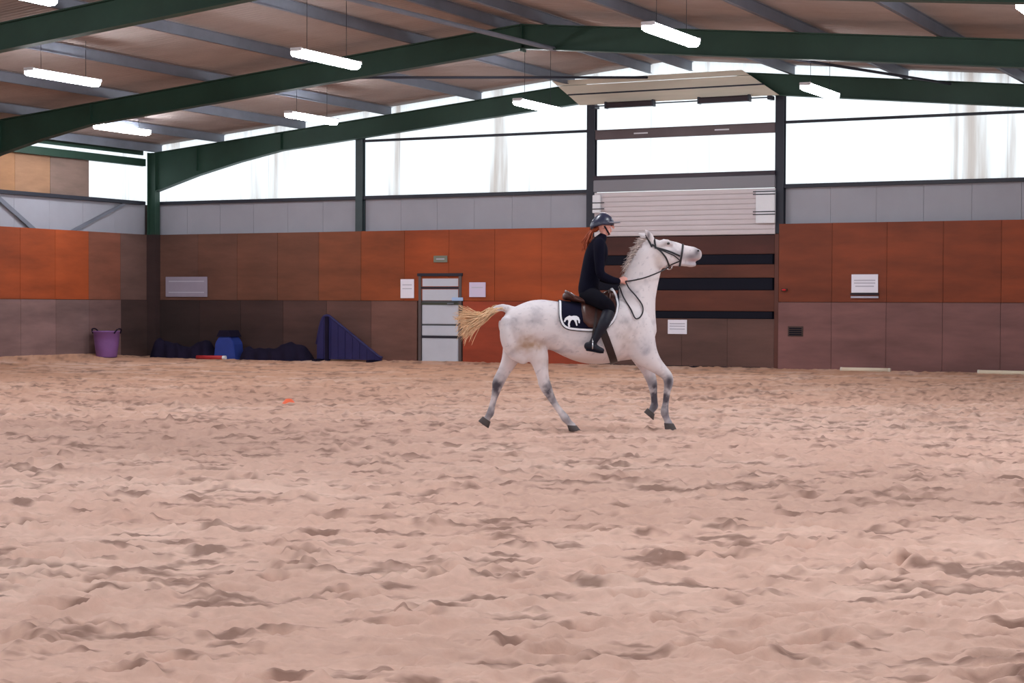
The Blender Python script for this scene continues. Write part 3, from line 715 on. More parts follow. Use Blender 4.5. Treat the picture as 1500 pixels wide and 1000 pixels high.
# legs
LEG = {
 'near_hind': [(345, 515, -.10, 92, .15), (362, 580, -.13, 78, .125), (396, 640, -.145, 44, .085), (408, 690, -.15, 30, .062), (418, 735, -.15, 25, .050), (428, 765, -.15, 25, .046), (446, 800, -.15, 18, .037), (466, 835, -.15, 14, .032), (490, 868, -.15, 14.5, .032), (508, 892, -.15, 18, .038), (524, 911, -.15, 14, .034), (538, 926, -.15, 17, .04)],
 'far_hind': [(318, 520, .10, 72, .14), (300, 590, .13, 56, .11), (276, 655, .145, 36, .075), (248, 712, .15, 26, .055), (229, 752, .15, 24, .048), (219, 785, .15, 19, .038), (210, 820, .15, 14, .032), (201, 856, .15, 14, .032), (195, 880, .15, 17, .037), (186, 895, .15, 14, .034), (178, 908, .15, 16, .038)],
 'near_fore': [(798, 540, -.11, 82, .13), (832, 612, -.14, 62, .11), (872, 660, -.145, 39, .08), (908, 692, -.14, 27, .058), (932, 716, -.14, 23, .050), (938, 742, -.14, 21, .045), (932, 780, -.14, 15, .035), (926, 832, -.14, 14, .032), (922, 866, -.14, 18, .038), (930, 892, -.14, 14, .034), (940, 914, -.14, 17, .04)],
 'far_fore': [(806, 560, .10, 70, .12), (834, 640, .13, 44, .09), (856, 690, .135, 29, .06), (874, 735, .135, 23, .050), (880, 762, .135, 20, .044), (885, 798, .14, 15, .034), (888, 832, .14, 15, .033), (886, 850, .14, 18, .037), (878, 862, .14, 14, .034), (872, 872, .14, 16, .038)],
}
for k, q in LEG.items(): loft(HB, [st(*z) for z in q], n=16, sub=4)
# stifle / buttock / breast shaping
for s in (-1, 1):
    loft(HB, [st(*z) for z in ((268, 500, s * .10, 34, .10), (275, 560, s * .13, 40, .10), (300, 610, s * .13, 42, .085), (340, 640, s * .14, 34, .06))], n=14)
    ball(HB, Lc(838, 560, s * .085), (.11, .10, .18))
    k_ = 'n' if s < 0 else 'f'
    loft(HB, [st(*z) for z in (((392, 690, -.15, 8, .02), (400, 722, -.15, 10, .026), (408, 752, -.15, 13, .03), (424, 782, -.15, 11, .028)) if s < 0 else ((232, 700, .15, 8, .02), (221, 726, .15, 10, .026), (214, 752, .15, 12, .03), (212, 782, .15, 10, .026)))], n=10)
# dock of the tail
dock = [(300, 452, 0, 20, .055), (268, 440, 0, 18, .045), (238, 434, 0, 15, .036), (208, 444, 0, 12, .028), (186, 464, 0, 9, .022)]
loft(HB, [st(*q) for q in dock], n=12)
hm = remesh(HB, .0125, 5, .5)
HV = np.empty(len(hm.vertices) * 3); hm.vertices.foreach_get('co', HV); HV = HV.reshape(-1, 3)
hn = np.empty(len(hm.vertices) * 3); hm.vertices.foreach_get('normal', hn); hn = hn.reshape(-1, 3)
U = ((HV[:, 0] * S + 860) - 650) * 2.857; Vv = ((631.5 - HV[:, 2] * S) - 300) * 2.857
def blob(cu, cv, ru, rv): return np.exp(-(((U - cu) / ru) ** 2 + ((Vv - cv) / rv) ** 2))
n1 = fbm(HV[:, 0] * 9 + HV[:, 1] * 7, HV[:, 2] * 9 + 5, 201, 4, .6); n2 = fbm(HV[:, 0] * 45 + HV[:, 1] * 31, HV[:, 2] * 45 + HV[:, 1] * 17, 233, 2, .5)
coat = np.array(lin((220, 212, 216))[:3]); grey_ = np.array(lin((150, 146, 158))[:3]); tan_ = np.array(lin((176, 140, 112))[:3]); drk = np.array(lin((74, 68, 78))[:3]); pink = np.array(lin((176, 132, 132))[:3])
col = np.tile(coat, (len(HV), 1))
def mixin(c, t):
    global col
    t = np.clip(t, 0, 1)[:, None]; col = col * (1 - t) + c * t
mixin(grey_, (n1 - .5) * 1.6)
mixin(grey_, np.clip((n2 - .76) * 6, 0, .4))                                                    # flea-bitten flecks
mixin(tan_, (blob(345, 585, 55, 40) * 1.0 + blob(400, 600, 30, 25) * .5) * np.clip(n1 * 2 - .35, 0, 1))     # stable stain on the thigh
mixin(tan_ * .8, blob(350, 590, 34, 22) * np.clip(n1 * 2 - .5, 0, 1))
mixin(tan_, .38 * blob(540, 655, 150, 22)); mixin(tan_, .30 * blob(760, 560, 50, 60) * n1 * 1.6)
mixin(tan_, .5 * blob(895, 235, 22, 30) * n1 * 1.5)
mixin(grey_, .55 * blob(845, 590, 40, 40) * n1 * 1.5)
below = np.clip((Vv - 700) / 70, 0, 1) * np.clip((n1 - .34) * 3.2, 0, 1); mixin(grey_ * .8, below * .8)
mixin(drk, (blob(440, 790, 26, 40) + blob(222, 770, 26, 34) * .9) * np.clip(n1 * 2.2 - .2, 0, 1) * 1.5)
mixin(drk, (blob(930, 800, 22, 46) + blob(888, 800, 20, 60) + blob(940, 735, 16, 22) * .6) * np.clip(n1 * 2.4 - .25, 0, 1) * 1.5)
mixin(drk, (blob(520, 905, 30, 22) + blob(190, 890, 26, 18) + blob(925, 872, 26, 18) + blob(880, 858, 26, 20)) * .65)
mixin(drk, np.clip((900 - 600 - Vv) / 1e9, 0, 0))
mixin(drk * 1.3, .8 * blob(1058, 196, 15, 16) + .8 * blob(1032, 218, 32, 17)); mixin(pink, .8 * blob(1042, 234, 24, 9)); mixin(grey_, .7 * blob(1045, 248, 30, 12))
mixin(drk, .85 * blob(853, 130, 8, 22) * (HV[:, 1] < -.05)); mixin(drk, .45 * blob(933, 162, 17, 9))
att = hm.color_attributes.new('coat', 'FLOAT_COLOR', 'POINT'); att.data.foreach_set('color', np.hstack([col, np.ones((len(col), 1))]).astype(np.float32).ravel())
horse = tag(empty('horse', ORG, YAW), 'white grey horse cantering to the right with head raised and dark lower legs', 'horse')
M['coat'] = mat('horse_coat', (0, 0, 0), .62, attr='coat', spec=.3)
hb = link('body', hm, M['coat'], horse)
BV = BVHTree.FromPolygons([v.co.copy() for v in hm.vertices], [p.vertices[:] for p in hm.polygons])
# hooves
M['hoof'] = mat('hoof_horn', (78, 70, 70), .6, var=.2, scale=20)
def hoof(top, sole, y, toe=0.0):
    bm = bmesh.new(); A = Lc(*top, y); B = Lc(*sole, y); N = 18; rs = []
    for q, rx, ry in ((0, .052, .044), (.08, .056, .047), (.55, .064, .053), (.97, .072, .06), (1, .070, .058)):
        c = A.lerp(B, q); rs.append([])
        for k in range(N):
            th = 2 * math.pi * k / N; d = Vector((rx * math.cos(th), ry * math.sin(th) * (1.0 if math.cos(th) > -.6 else .9), 0))
            d = Matrix.Rotation(toe, 3, 'Y') @ d; rs[-1].append(bm.verts.new(c + d))
    for a, b in zip(rs[:-1], rs[1:]):
        for k in range(N): bm.faces.new((a[k], a[(k + 1) % N], b[(k + 1) % N], b[k]))
    bm.faces.new(rs[0]); bm.faces.new(rs[-1][::-1]); bmesh.ops.recalc_face_normals(bm, faces=bm.faces[:])
    return obj('hoof', bm, M['hoof'], horse, True)
hoof((536, 922), (551, 948), -.15, 0.05); hoof((940, 912), (952, 948), -.14, .05); hoof((180, 905), (166, 929), .15, R(35)); hoof((874, 868), (864, 890), .14, R(40))
M['eye'] = mat('dark_eye', (16, 14, 16), .12, spec=.7)
for s in (-1, 1):
    hit = BV.ray_cast(Lc(934, 163, s * 1.0), Vector((0, -s, 0)))[0]
    bm = bmesh.new(); ball(bm, (hit.x, hit.y + s * -.008, hit.z), (.021, .014, .016)); obj('eye', bm, M['eye'], horse, True)
    hit = BV.ray_cast(Lc(1061, 194, s * 1.0), Vector((0, -s, 0)))[0]
    if hit:
        bm = bmesh.new(); ball(bm, (hit.x, hit.y, hit.z), (.013, .005, .010), 10); obj('nostril', bm, M['eye'], horse, True)
# hair
def hairs(name, paths, r0, m):
    bm = bmesh.new()
    for P, r in paths:
        n = len(P)
        loft(bm, [(*p, max(r * (1 - .75 * (i / (n - 1)) ** 1.5), .0012), max(r * .6 * (1 - .75 * (i / (n - 1)) ** 1.5), .001)) for i, p in enumerate(P)], n=5, sub=3, lat=(.3, .9, .2), caps=False)
    return obj(name, bm, m, horse, True)
rr = random.Random(11); g = lambda s: rr.gauss(0, s)
M['tailhair'] = mat('pale_tail_hair', (222, 186, 150), .7, var=.35, scale=14, spec=.2)
M['manehair'] = mat('grey_mane_hair', (196, 182, 178), .7, var=.35, scale=14, spec=.2)
P = []
for i in range(190):
    q = rr.random() ** .7; k = q * (len(dock) - 2) + 1; k0 = min(int(k), len(dock) - 2); f = k - k0
    u0 = dock[k0][0] * (1 - f) + dock[k0 + 1][0] * f; v0 = dock[k0][1] * (1 - f) + dock[k0 + 1][1] * f
    a = rr.uniform(-.4, 2.5)
    eu = 112 + 58 * math.cos(math.pi - a * .55) * rr.uniform(.5, 1.05) + g(14); ev = 500 + 66 * math.sin(a - .6) * rr.uniform(.7, 1.1) + g(14)
    y0 = g(.02); y1 = g(.07)
    P.append(([Lc(u0, v0 + rr.uniform(-6, 8), y0), Lc(u0 * .65 + 165 * .35 - 6, v0 + 10 + g(6), (y0 * 2 + y1) / 3), Lc(u0 * .2 + eu * .3 + 165 * .5, 470 + (ev - 470) * .25 + g(8), y1 * .7), Lc(eu * .8 + 165 * .2, ev * .7 + 465 * .3 + g(6), y1), Lc(eu, ev, y1 * 1.3)], rr.uniform(.005, .009)))
hairs('tail', P, .006, M['tailhair'])
P = []; crest = [(862, 150), (838, 165), (812, 196), (794, 230), (780, 265), (766, 305), (752, 345)]
for i in range(170):
    k = rr.random() * (len(crest) - 1.001); k0 = int(k); f = k - k0; u0 = crest[k0][0] * (1 - f) + crest[k0 + 1][0] * f; v0 = crest[k0][1] * (1 - f) + crest[k0 + 1][1] * f
    L = rr.uniform(.6, 1.1) * (40 if v0 > 180 else 46); dv = rr.uniform(-16, 26) - (10 if v0 < 200 else 0)
    if v0 > 270: L *= .6; 
    y0 = g(.015); y1 = y0 + g(.04) + .02
    P.append(([Lc(u0 + 9, v0 + 4, y0), Lc(u0 - L * .35, v0 - 5 + dv * .2, (y0 + y1) / 2), Lc(u0 - L * .75, v0 + dv * .6, y1), Lc(u0 - L, v0 + dv + 8, y1 * 1.2)], rr.uniform(.004, .008)))
hairs('mane', P, .006, M['manehair'])

# --- surface helpers for tack
def side(u, v, s=-1, off=.006):
    h, n, *_ = BV.ray_cast(Lc(u, v, s * 1.2), Vector((0, -s, 0)))
    if h is None: h = Lc(u, v, s * .08); n = Vector((0, s, 0))
    if n.dot(Vector((0, s, 0))) < 0: n = -n
    return h + n * off, n
def out(c, d, off):
    """outermost body point from c along d"""
    d = d.normalized(); h, n, *_ = BV.ray_cast(c + d * 1.5, -d)
    if h is None: return c + d * .05, d
    return h + d * off, d
def resample(pts, step=6.0):
    o = [pts[0]]
    for a, b in zip(pts[:-1], pts[1:]):
        n = max(1, int(math.hypot(b[0] - a[0], b[1] - a[1]) / step))
        for i in range(1, n + 1): o.append((a[0] + (b[0] - a[0]) * i / n, a[1] + (b[1] - a[1]) * i / n))
    return o
def strap(name, pts, s, wd, m, parent, th=.004, off=.004):
    q = [side(u, v, s, off) for u, v in resample(pts)]; bm = bmesh.new()
    # relax
    P = [a for a, _ in q]; Nn = [b for _, b in q]
    for _ in range(2): P = [P[0]] + [(P[i - 1] + P[i] * 2 + P[i + 1]) / 4 for i in range(1, len(P) - 1)] + [P[-1]]
    ribbon(bm, P, Nn, wd, th); return obj(name, bm, m, parent)
def ring(name, cu, cv, du, dv, a0, a1, wd, m, parent, off=.005, n=40, th=.004):
    c = Lc(cu, cv); d0 = (Lc(cu + du, cv + dv) - c).normalized(); la = Vector((0, -1, 0)); P = []; Nn = []
    for i in range(n + 1):
        a = R(a0 + (a1 - a0) * i / n); p, d = out(c, d0 * math.cos(a) + la * math.sin(a), off); P.append(p); Nn.append(d)
    if abs(a1 - a0) < 359:
        for _ in range(3): P = [P[0]] + [(P[i - 1] + P[i] * 2 + P[i + 1]) / 4 for i in range(1, len(P) - 1)] + [P[-1]]
    bm = bmesh.new(); ribbon(bm, P, Nn, wd, th); return obj(name, bm, m, parent)

# --- saddle pad
M['pad'] = mat('navy_saddle_cloth', (20, 20, 40), .9, var=.15, scale=30, spec=.1)
M['trim'] = mat('white_piping', (232, 232, 240), .7)
M['leather'] = mat('brown_leather', (72, 40, 34), .42, var=.25, scale=12)
M['leatherdark'] = mat('dark_leather', (44, 28, 28), .5, var=.2, scale=12)
M['blackleather'] = mat('black_leather', (34, 32, 40), .5, var=.15, scale=14)
M['chrome'] = mat('steel_bit', (200, 200, 206), .25, metal=1.0)
outline = [(478, 404), (478, 470), (483, 494), (496, 514), (516, 524), (560, 529), (610, 531), (650, 528), (682, 516), (706, 494), (722, 462), (731, 425), (728, 388), (716, 360), (704, 346)]
pad = tag(empty('saddle_pad', ORG, YAW), 'navy saddle pad edged in white with a small white horse emblem', 'saddle pad')
def vbot(u):
    lo = [(478, 470), (483, 494), (496, 514), (516, 524), (560, 529), (610, 531), (650, 528), (682, 516), (706, 494), (722, 462), (731, 425)]
    for (a, va), (b, vb) in zip(lo[:-1], lo[1:]):
        if a <= u <= b: return va + (vb - va) * (u - a) / (b - a)
    return 425
us = list(np.linspace(478, 731, 40)); bm = bmesh.new(); grid = []; K = 36
for u in us:
    c = Lc(u, 500); row = []
    pb, _ = side(u, vbot(u), -1, 0); d = pb - c; amax = math.atan2(-d.y, d.z)
    for k in range(K + 1):
        a = amax * (1 - 2 * k / K); p, dd = out(c, Vector((0, -math.sin(a), math.cos(a))), .012)
        row.append([p, dd])
    grid.append(row)
for lay in range(2):
    pass
top_ = [[bm.verts.new(p + d * .012) for p, d in r] for r in grid]; bot_ = [[bm.verts.new(p - d * .006) for p, d in r] for r in grid]
nu = len(us)
for i in range(nu - 1):
    for k in range(K):
        bm.faces.new((top_[i][k], top_[i + 1][k], top_[i + 1][k + 1], top_[i][k + 1])); bm.faces.new((bot_[i][k + 1], bot_[i + 1][k + 1], bot_[i + 1][k], bot_[i][k]))
for i in range(nu - 1):
    for k in (0, K): bm.faces.new((top_[i][k], bot_[i][k], bot_[i + 1][k], top_[i + 1][k]))
for k in range(K):
    for i in (0, nu - 1): bm.faces.new((top_[i][k], top_[i][k + 1], bot_[i][k + 1], bot_[i][k]))
bmesh.ops.smooth_vert(bm, verts=bm.verts[:], factor=.4, use_axis_x=True, use_axis_y=True, use_axis_z=True)
bmesh.ops.recalc_face_normals(bm, faces=bm.faces[:]); obj('pad_cloth', bm, M['pad'], pad, True)
cen = (600, 440)
for s in (-1, 1):
    inn = [(u + (cen[0] - u) * .045, v + (cen[1] - v) * .06) for u, v in outline]
    strap('white_binding', inn, s, .022, M['trim'], pad, .004, .028)
# emblem : small white horse figure, flat appliqué
def patch(name, poly, s, m, parent, off):
    bm = bmesh.new(); vs = [bm.verts.new(side(u, v, s, off)[0]) for u, v in poly]; f = bm.faces.new(vs)
    bmesh.ops.triangulate(bm, faces=[f]); ex = bmesh.ops.extrude_face_region(bm, geom=bm.faces[:])
    for v in [e for e in ex['geom'] if isinstance(e, bmesh.types.BMVert)]: v.co.y += s * .004
    bmesh.ops.recalc_face_normals(bm, faces=bm.faces[:]); return obj(name, bm, m, parent)
em = [(498, 492), (503, 480), (512, 474), (522, 470), (530, 473), (540, 471), (552, 472), (561, 478), (566, 488), (565, 500), (560, 499), (558, 489), (552, 485), (553, 495), (556, 508), (551, 509), (546, 497), (541, 487), (533, 486), (527, 492), (524, 503), (526, 513), (518, 514), (516, 503), (518, 491), (514, 485), (508, 488), (504, 495)]
for s in (-1, 1): patch('white_emblem', em, s, M['trim'], pad, .03)

# --- saddle, girth
sad = tag(empty('saddle', ORG, YAW), 'brown leather saddle under the rider', 'saddle')
bm = bmesh.new()
loft(bm, [st(*q) for q in ((512, 386, 0, 17, .13), (528, 386, 0, 19, .155), (555, 398, 0, 15, .17), (590, 404, 0, 14, .165), (630, 402, 0, 16, .14), (660, 393, 0, 20, .115), (688, 384, 0, 24, .10), (704, 384, 0, 22, .095))], n=20, sub=4, adir=(0, 0, 1), sup=2.4)
obj('seat', bm, M['leather'], sad, True)
bm = bmesh.new()
for s in (-1, 1): pass
loft(bm, [st(*q) for q in ((538, 388, -.165, 8, .012), (520, 374, -.13, 9, .014), (511, 369, -.06, 9, .014), (509, 368, 0, 9, .014), (511, 369, .06, 9, .014), (520, 374, .13, 9, .014), (538, 388, .165, 8, .012))], n=10, lat=(1, 0, 0)); obj('cantle_rim', bm, M['leather'], sad, True)
bm = bmesh.new(); loft(bm, [st(*q) for q in ((690, 396, -.13, 10, .016), (692, 374, -.09, 11, .016), (693, 366, 0, 11, .016), (692, 374, .09, 11, .016), (690, 396, .13, 10, .016))], n=10, lat=(1, 0, 0)); obj('pommel_arch', bm, M['leather'], sad, True)
flap = [(572, 402), (572, 450), (580, 494), (600, 514), (640, 519), (672, 510), (698, 486), (714, 452), (716, 414), (706, 388), (690, 380), (640, 396)]
for s in (-1, 1):
    bm = bmesh.new(); cx, cv = 640, 450; rows = []
    ol = resample(flap + [flap[0]], 9)[:-1]
    for q in (0.02, .35, .7, 1.0): rows.append([bm.verts.new(side(cx + (u - cx) * q, cv + (v - cv) * q, s, .034)[0]) for u, v in ol])
    n = len(ol)
    for a, b in zip(rows[:-1], rows[1:]):
        for k in range(n): bm.faces.new((a[k], a[(k + 1) % n], b[(k + 1) % n], b[k]))
    bm.faces.new(rows[0]); bmesh.ops.recalc_face_normals(bm, faces=bm.faces[:])
    ex = bmesh.ops.extrude_face_region(bm, geom=bm.faces[:])
    for v in [e for e in ex['geom'] if isinstance(e, bmesh.types.BMVert)]: v.co.y += s * .008
    bmesh.ops.recalc_face_normals(bm, faces=bm.faces[:]); obj('flap', bm, M['leather'], sad, True)
    strap('knee_roll', [(700, 392), (708, 420), (704, 452), (690, 478)], s, .032, M['leather'], sad, .018, .042)
    strap('stirrup_leather', [(640, 410), (632, 470), (620, 540), (614, 572)], s, .026, M['leatherdark'], sad, .005, .05)
    a = Lc(616, 580, s * .38); bm = bmesh.new()
    tube(bm, [a + Vector((0, 0, .07)), a + Vector((.0, -.05, .02)), a + Vector((0, -.06, -.05)), a + Vector((0, 0, -.055)), a + Vector((0, .06, -.05)), a + Vector((0, .05, .02)), a + Vector((0, 0, .07))], .007, n=8); obj('stirrup_iron', bm, M['chrome'], sad, True)
gi = tag(empty('girth', ORG, YAW), 'dark brown girth strap passing under the belly of the horse', 'girth')
ring('girth_band', 682, 585, 57, 147, -118, 118, .085, M['leatherdark'], gi, .008, 60, .008)
for s in (-1, 1): strap('girth_strap', [(652, 505), (664, 540)], s, .05, M['blackleather'], gi, .004, .02)

# --- bridle and reins
br = tag(empty('bridle', ORG, YAW), 'dark leather bridle with reins looping on the neck of the horse', 'bridle')
bl = M['blackleather']
ring('noseband', 992, 210, -12, 80, 0, 360, .022, bl, br)
ring('browband', 884, 196, -8, -60, -75, 75, .02, bl, br)
for s in (-1, 1):
    strap('cheekpiece', [(868, 168), (885, 182), (905, 198), (925, 222), (940, 256)], s, .018, bl, br)
    strap('nose_strap', [(878, 180), (915, 190), (950, 201), (985, 216)], s, .02, bl, br)
    strap('flash_strap', [(885, 184), (925, 200), (960, 214), (986, 234)], s, .012, bl, br)
    strap('chin_strap', [(986, 236), (960, 246), (942, 254)], s, .014, bl, br)
    hit, n_ = side(941, 256, s, .012); bm = bmesh.new(); N = 16
    tube(bm, [hit + Vector((.032 * math.cos(2 * math.pi * k / N), 0, .032 * math.sin(2 * math.pi * k / N))) for k in range(N + 1)], .005, n=6, sub=1); obj('bit_ring', bm, M['chrome'], br, True)
    hand = Lc(757, 322, s * .105); bm = bmesh.new()
    tube(bm, [hit, Lc(900, 282, s * .115), Lc(840, 306, s * .145), Lc(790, 318, s * .135), hand, Lc(744, 320, s * .105)], .0075, n=6); obj('rein', bm, bl, br, True)
ring('head_strap', 868, 180, -20, -40, -88, 88, .022, bl, br)
lp = [(757, 324), (772, 352), (800, 384), (824, 420), (826, 450), (815, 472), (800, 479), (790, 470), (776, 440), (752, 392), (735, 356), (730, 344)]
bm = bmesh.new(); tube(bm, [side(u, v, -1, .014)[0] if 2 <= i < 10 else Lc(u, v, -.14 if i < 2 else -.16) for i, (u, v) in enumerate(lp)], .0075, n=6); obj('rein_loop', bm, bl, br, True)

# --- rider
person = tag(empty('person', ORG, YAW), 'rider in dark riding clothes and a navy helmet sitting upright on the horse', 'person')
M['skin'] = mat('skin', (222, 160, 148), .55, spec=.3)
M['jacket'] = mat('dark_navy_jacket', (14, 14, 30), .9, var=.15, scale=14, spec=.1)
M['breeches'] = mat('black_breeches', (15, 14, 24), .9, var=.12, scale=14, spec=.1)
M['boot'] = mat('dark_riding_boot', (24, 25, 38), .5, var=.15, scale=10, spec=.25)
M['hair'] = mat('auburn_hair', (150, 66, 34), .6, var=.35, scale=20)
M['helmet'] = mat('navy_helmet', (38, 42, 68), .33, spec=.6)
M['peak'] = mat('grey_peak', (120, 122, 136), .4)
KN = {}
for s in (-1, 1):
    kx = side(690, 440, s, 0)[0].y; cx_ = side(650, 505, s, 0)[0].y; ax = side(618, 568, s, 0)[0].y
    KN[s] = (kx + s * .085, cx_ + s * .085, ax + s * .075)
def rider_parts(bm, g, torso=True, arms=True, legs=True, head=True, hands=True):
    e = g / UU
    if torso:
        loft(bm, [st(u, v, 0, a + e, b + g) for u, v, a, b in ((614, 388, 36, .165), (605, 358, 39, .172), (609, 315, 37, .142), (622, 265, 41, .145), (636, 215, 44, .165), (645, 175, 36, .175), (652, 152, 22, .14), (660, 140, 16, .075))], n=22, sub=4, sup=2.2)
    for s in (-1, 1):
        if arms:
            loft(bm, [st(u, v, y * s, a + e, b + g) for u, v, y, a, b in ((646, 166, .155, 19, .052), (646, 190, .19, 19, .053), (646, 240, .215, 17, .046), (650, 290, .225, 14.5, .040), (672, 308, .20, 14.5, .038), (700, 318, .155, 12, .033), (724, 322, .115, 9.5, .026))], n=14, sub=4)
        if legs:
            kx, cx_, ax = (abs(q) for q in KN[s])
            loft(bm, [st(u, v, y * s, a + e, b + g) for u, v, y, a, b in ((604, 378, .10, 36, .085), (628, 392, .19, 33, .085), (660, 412, .28, 28, .075), (684, 430, kx, 24, .062), (684, 452, kx, 22, .056), (664, 495, cx_, 20, .054), (642, 535, (cx_ + ax) / 2, 15, .043), (622, 570, ax, 12, .036), (618, 586, ax, 13, .037))], n=16, sub=4)
            loft(bm, [st(u, v, y * s, a + e, b + g) for u, v, y, a, b in ((600, 588, ax, 13, .034), (618, 592, ax + .005, 13, .038), (640, 601, ax + .012, 9, .04), (656, 607, ax + .015, 6, .032))], n=12, sub=4)
    if head:
        loft(bm, [st(u, v, 0, a + e, b + g) for u, v, a, b in ((660, 146, 17, .058), (666, 130, 15, .053), (668, 112, 16, .054))], n=14, sub=4)
        loft(bm, [st(u, v, 0, a, b) for u, v, a, b in ((687, 122, 9, .024), (681, 114, 18, .046), (674, 102, 26, .062), (669, 86, 33, .072), (666, 68, 34, .075), (663, 56, 26, .06), (662, 51, 14, .035))], n=18, sub=4)
        loft(bm, [st(u, v, 0, a, b) for u, v, a, b in ((700, 82, 3, .010), (705, 91, 5, .013), (708, 97, 5.5, .016))], n=10, sub=3)     # nose
        loft(bm, [st(u, v, 0, a, b) for u, v, a, b in ((696, 106, 5, .02), (697, 112, 4.5, .019))], n=10, sub=3)                       # lips
        for s in (-1, 1):
            ball(bm, Lc(664, 92, s * .072), (.018, .010, .03), 10); ball(bm, Lc(690, 94, s * .036), (.02, .016, .018), 10)             # ear, cheek
    if hands:
        for s in (-1, 1):
            w_ = Lc(727, 322, s * .112)
            loft(bm, [(*w_, .022, .018), (*(w_ + Vector((.028, -s * .004, .006))), .033, .017), (*(w_ + Vector((.058, -s * .010, .006))), .036, .015), (*(w_ + Vector((.074, -s * .014, .004))), .033, .013)], n=12, sub=3)
            for k, (dz, ln) in enumerate(((.030, .9), (.010, 1.0), (-.010, .95), (-.029, .75))):
                b0 = w_ + Vector((.074, s * -.014, .004 + dz))
                q = [b0 + Vector((-.01, 0, 0)), b0 + Vector((.020 * ln, -s * .012, -.002)), b0 + Vector((.024 * ln, -s * .036, -.006)), b0 + Vector((.006 * ln, -s * .044, -.008)), b0 + Vector((-.012 * ln, -s * .034, -.008))]
                loft(bm, [(*p, r_, r_) for p, r_ in zip(q, (.0095, .0095, .009, .0085, .0075))], n=8, sub=2, lat=(0, 0, 1))
            b0 = w_ + Vector((.03, -s * .012, .030)); q = [b0, b0 + Vector((.02, -s * .014, .014)), b0 + Vector((.045, -s * .028, .012)), b0 + Vector((.062, -s * .034, .004))]
            loft(bm, [(*p, r_, r_) for p, r_ in zip(q, (.013, .0115, .010, .008))], n=8, sub=2, lat=(0, 0, 1))
bm = bmesh.new(); rider_parts(bm, 0.0); link('body', remesh(bm, .0055, 3, .4), M['skin'], person)
bm = bmesh.new(); rider_parts(bm, .012, legs=False, head=False, hands=False)
loft(bm, [st(*q) for q in ((612, 362, 0, 40, .182), (614, 376, 0, 41, .188))], n=20, sub=2)                                        # skirt of the jacket
loft(bm, [st(*q) for q in ((661, 143, 0, 19, .07), (664, 133, 0, 17, .063))], n=16, sub=2)                                         # collar
jk = link('jacket', remesh(bm, .009, 3, .5), M['jacket'], person)
for k, v in enumerate((200, 250, 300)):
    bm = bmesh.new(); p = Lc((672, 656, 642)[k] , v, 0); ball(bm, (p.x, -.0, p.z), (.009, .009, .009), 8); obj('button', bm, M['girt'], jk, True)
for s in (-1, 1):
    bm = bmesh.new(); e = .009 / UU; kx, cx_, ax = (abs(q) for q in KN[s])
    loft(bm, [st(u, v, y * s, a + e, b + .009) for u, v, y, a, b in ((604, 378, .08, 38, .09), (628, 392, .19, 33, .085), (660, 412, .28, 28, .075), (684, 430, kx, 24, .062), (684, 452, kx, 22, .056), (672, 478, (kx + cx_) / 2, 21, .055))], n=18, sub=4)
    link('breeches', remesh(bm, .009, 3, .5), M['breeches'], person)
    bm = bmesh.new(); e = .011 / UU
    loft(bm, [st(u, v, y * s, a + e, b + .011) for u, v, y, a, b in ((684, 448, kx, 22, .056), (664, 495, cx_, 20, .054), (642, 535, (cx_ + ax) / 2, 15, .043), (622, 570, ax, 12, .036), (617, 588, ax, 13, .037))], n=18, sub=4)
    loft(bm, [st(u, v, y * s, a + e, b + .011) for u, v, y, a, b in ((598, 590, ax, 13, .034), (618, 594, ax + .005, 13, .038), (640, 603, ax + .012, 9, .04), (656, 608, ax + .015, 6, .032))], n=14, sub=4)
    bo = link('boot', remesh(bm, .008, 3, .5), M['boot'], person)
    bm = bmesh.new(); loft(bm, [st(u, v, y * s, a, b) for u, v, y, a, b in ((594, 606, ax, 5, .04), (620, 610, ax + .005, 5, .044), (645, 616, ax + .012, 4, .046), (660, 617, ax + .015, 3, .036))], n=12, sub=4, adir=(0, 0, 1)); obj('sole', bm, M['dark'], bo, True)
bm = bmesh.new()
for s in (-1, 1):
    ball(bm, Lc(697, 88, s * .026), (.008, .010, .007), 8)
obj('eyes', bm, M['eye'], person, True)
# helmet
bm = bmesh.new(); N = 28; rings = []
for q in np.linspace(0, 1, 11):
    th = q * R(97); r_ = math.sin(th); z_ = math.cos(th)
    rings.append([bm.verts.new(Lc(661, 78) + Vector((.133 * r_ * math.cos(2 * math.pi * k / N) * (1.0 if math.cos(2 * math.pi * k / N) > 0 else 1.03), .105 * r_ * math.sin(2 * math.pi * k / N), .118 * z_ - (.038 * r_ if math.cos(2 * math.pi * k / N) < .1 else 0) * max(0, -math.cos(2 * math.pi * k / N)) - .012 * r_))) for k in range(N)])
for a, b in zip(rings[:-1], rings[1:]):
    for k in range(N): bm.faces.new((a[k], a[(k + 1) % N], b[(k + 1) % N], b[k]))
bmesh.ops.remove_doubles(bm, verts=bm.verts[:], dist=1e-4)
bmesh.ops.recalc_face_normals(bm, faces=bm.faces[:])
ex = bmesh.ops.extrude_face_region(bm, geom=bm.faces[:])
cH = Lc(661, 78)
for v in [e for e in ex['geom'] if isinstance(e, bmesh.types.BMVert)]: v.co = cH + (v.co - cH) * .93
bmesh.ops.recalc_face_normals(bm, faces=bm.faces[:])
he = obj('helmet', bm, M['helmet'], person, True)
bm = bmesh.new(); A = []; B = []
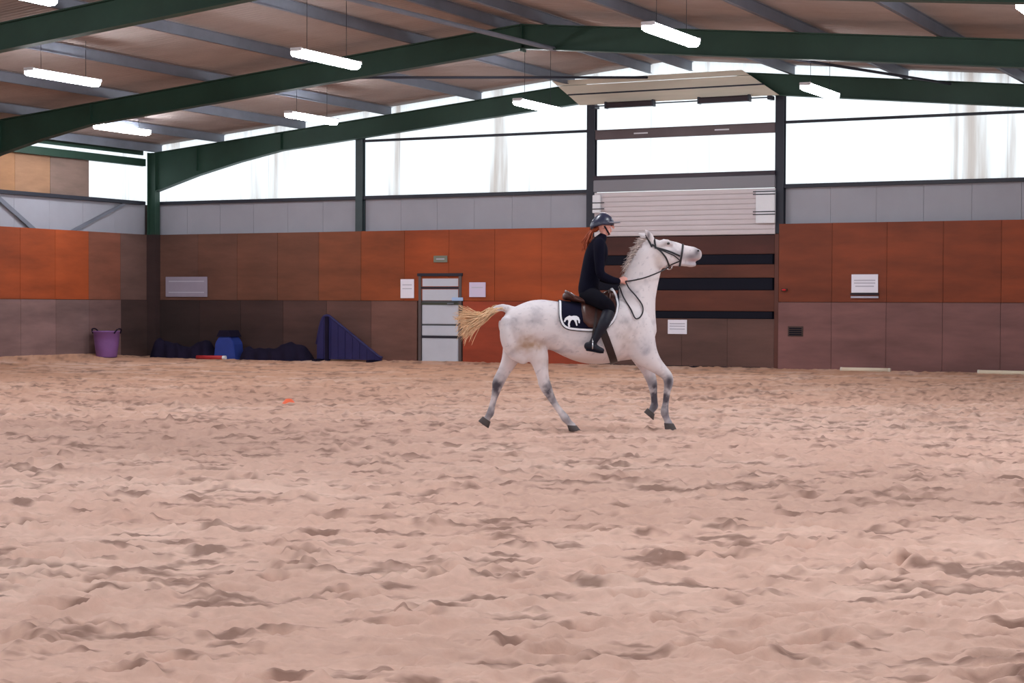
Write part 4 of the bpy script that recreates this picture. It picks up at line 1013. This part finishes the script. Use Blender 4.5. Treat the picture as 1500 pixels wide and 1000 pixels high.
for k in range(15):
    a = R(-62 + 124 * k / 14); ca, sa = math.cos(a), math.sin(a); base = Lc(661, 78)
    A.append(bm.verts.new(base + Vector((.128 * ca, .103 * sa, .012)))); B.append(bm.verts.new(base + Vector((.128 * ca + .075 * max(0, ca - .3) / .7, .103 * sa, .006 - .012 * abs(sa) + .012))))
for k in range(14): bm.faces.new((A[k], A[k + 1], B[k + 1], B[k]))
ex = bmesh.ops.extrude_face_region(bm, geom=bm.faces[:])
for v in [e for e in ex['geom'] if isinstance(e, bmesh.types.BMVert)]: v.co.z -= .014
bmesh.ops.recalc_face_normals(bm, faces=bm.faces[:]); obj('peak', bm, M['peak'], he, True)
bm = bmesh.new(); ball(bm, Lc(662, 37), (.026, .026, .010), 12); obj('crown_highlight', bm, M['trim'], he, True)  # white disc paints the highlight on top of the helmet
for s in (-1, 1):
    bm = bmesh.new(); P_ = [Lc(668, 92, s * .080), Lc(678, 108, s * .068), Lc(688, 122, s * .034), Lc(690, 128, s * .006)]
    ribbon(bm, P_, [Vector((.1, s, -.2)), Vector((.2, s, -.3)), Vector((.5, s * .6, -.8)), Vector((.4, 0, -1))], .018, .004); obj('chin_strap', bm, M['dark'], he)
# pony tail
bm = bmesh.new(); rr = random.Random(5)
for i in range(44):
    y0, y1 = rr.gauss(0, .016), rr.gauss(0, .03); d = rr.gauss(0, 6)
    e0 = 150 + rr.uniform(-6, 44)
    P_ = [Lc(632 + rr.gauss(0, 3), 104 + rr.gauss(0, 3), y0), Lc(614 + d * .4, 116 + d * .3, (y0 + y1) / 2), Lc(600 + d, 142 + rr.gauss(0, 3), y1), Lc(586 + d + rr.gauss(0, 4), e0 + 8, y1 * 1.3)]
    loft(bm, [(*p, r_, r_ * .7) for p, r_ in zip(P_, (.007, .0075, .006, .002))], n=6, sub=3, caps=False, lat=(.2, .9, .1))
loft(bm, [st(*q) for q in ((640, 98, 0, 12, .05), (632, 106, 0, 11, .035), (622, 112, 0, 8, .02))], n=12)
obj('ponytail', bm, M['hair'], person, True)
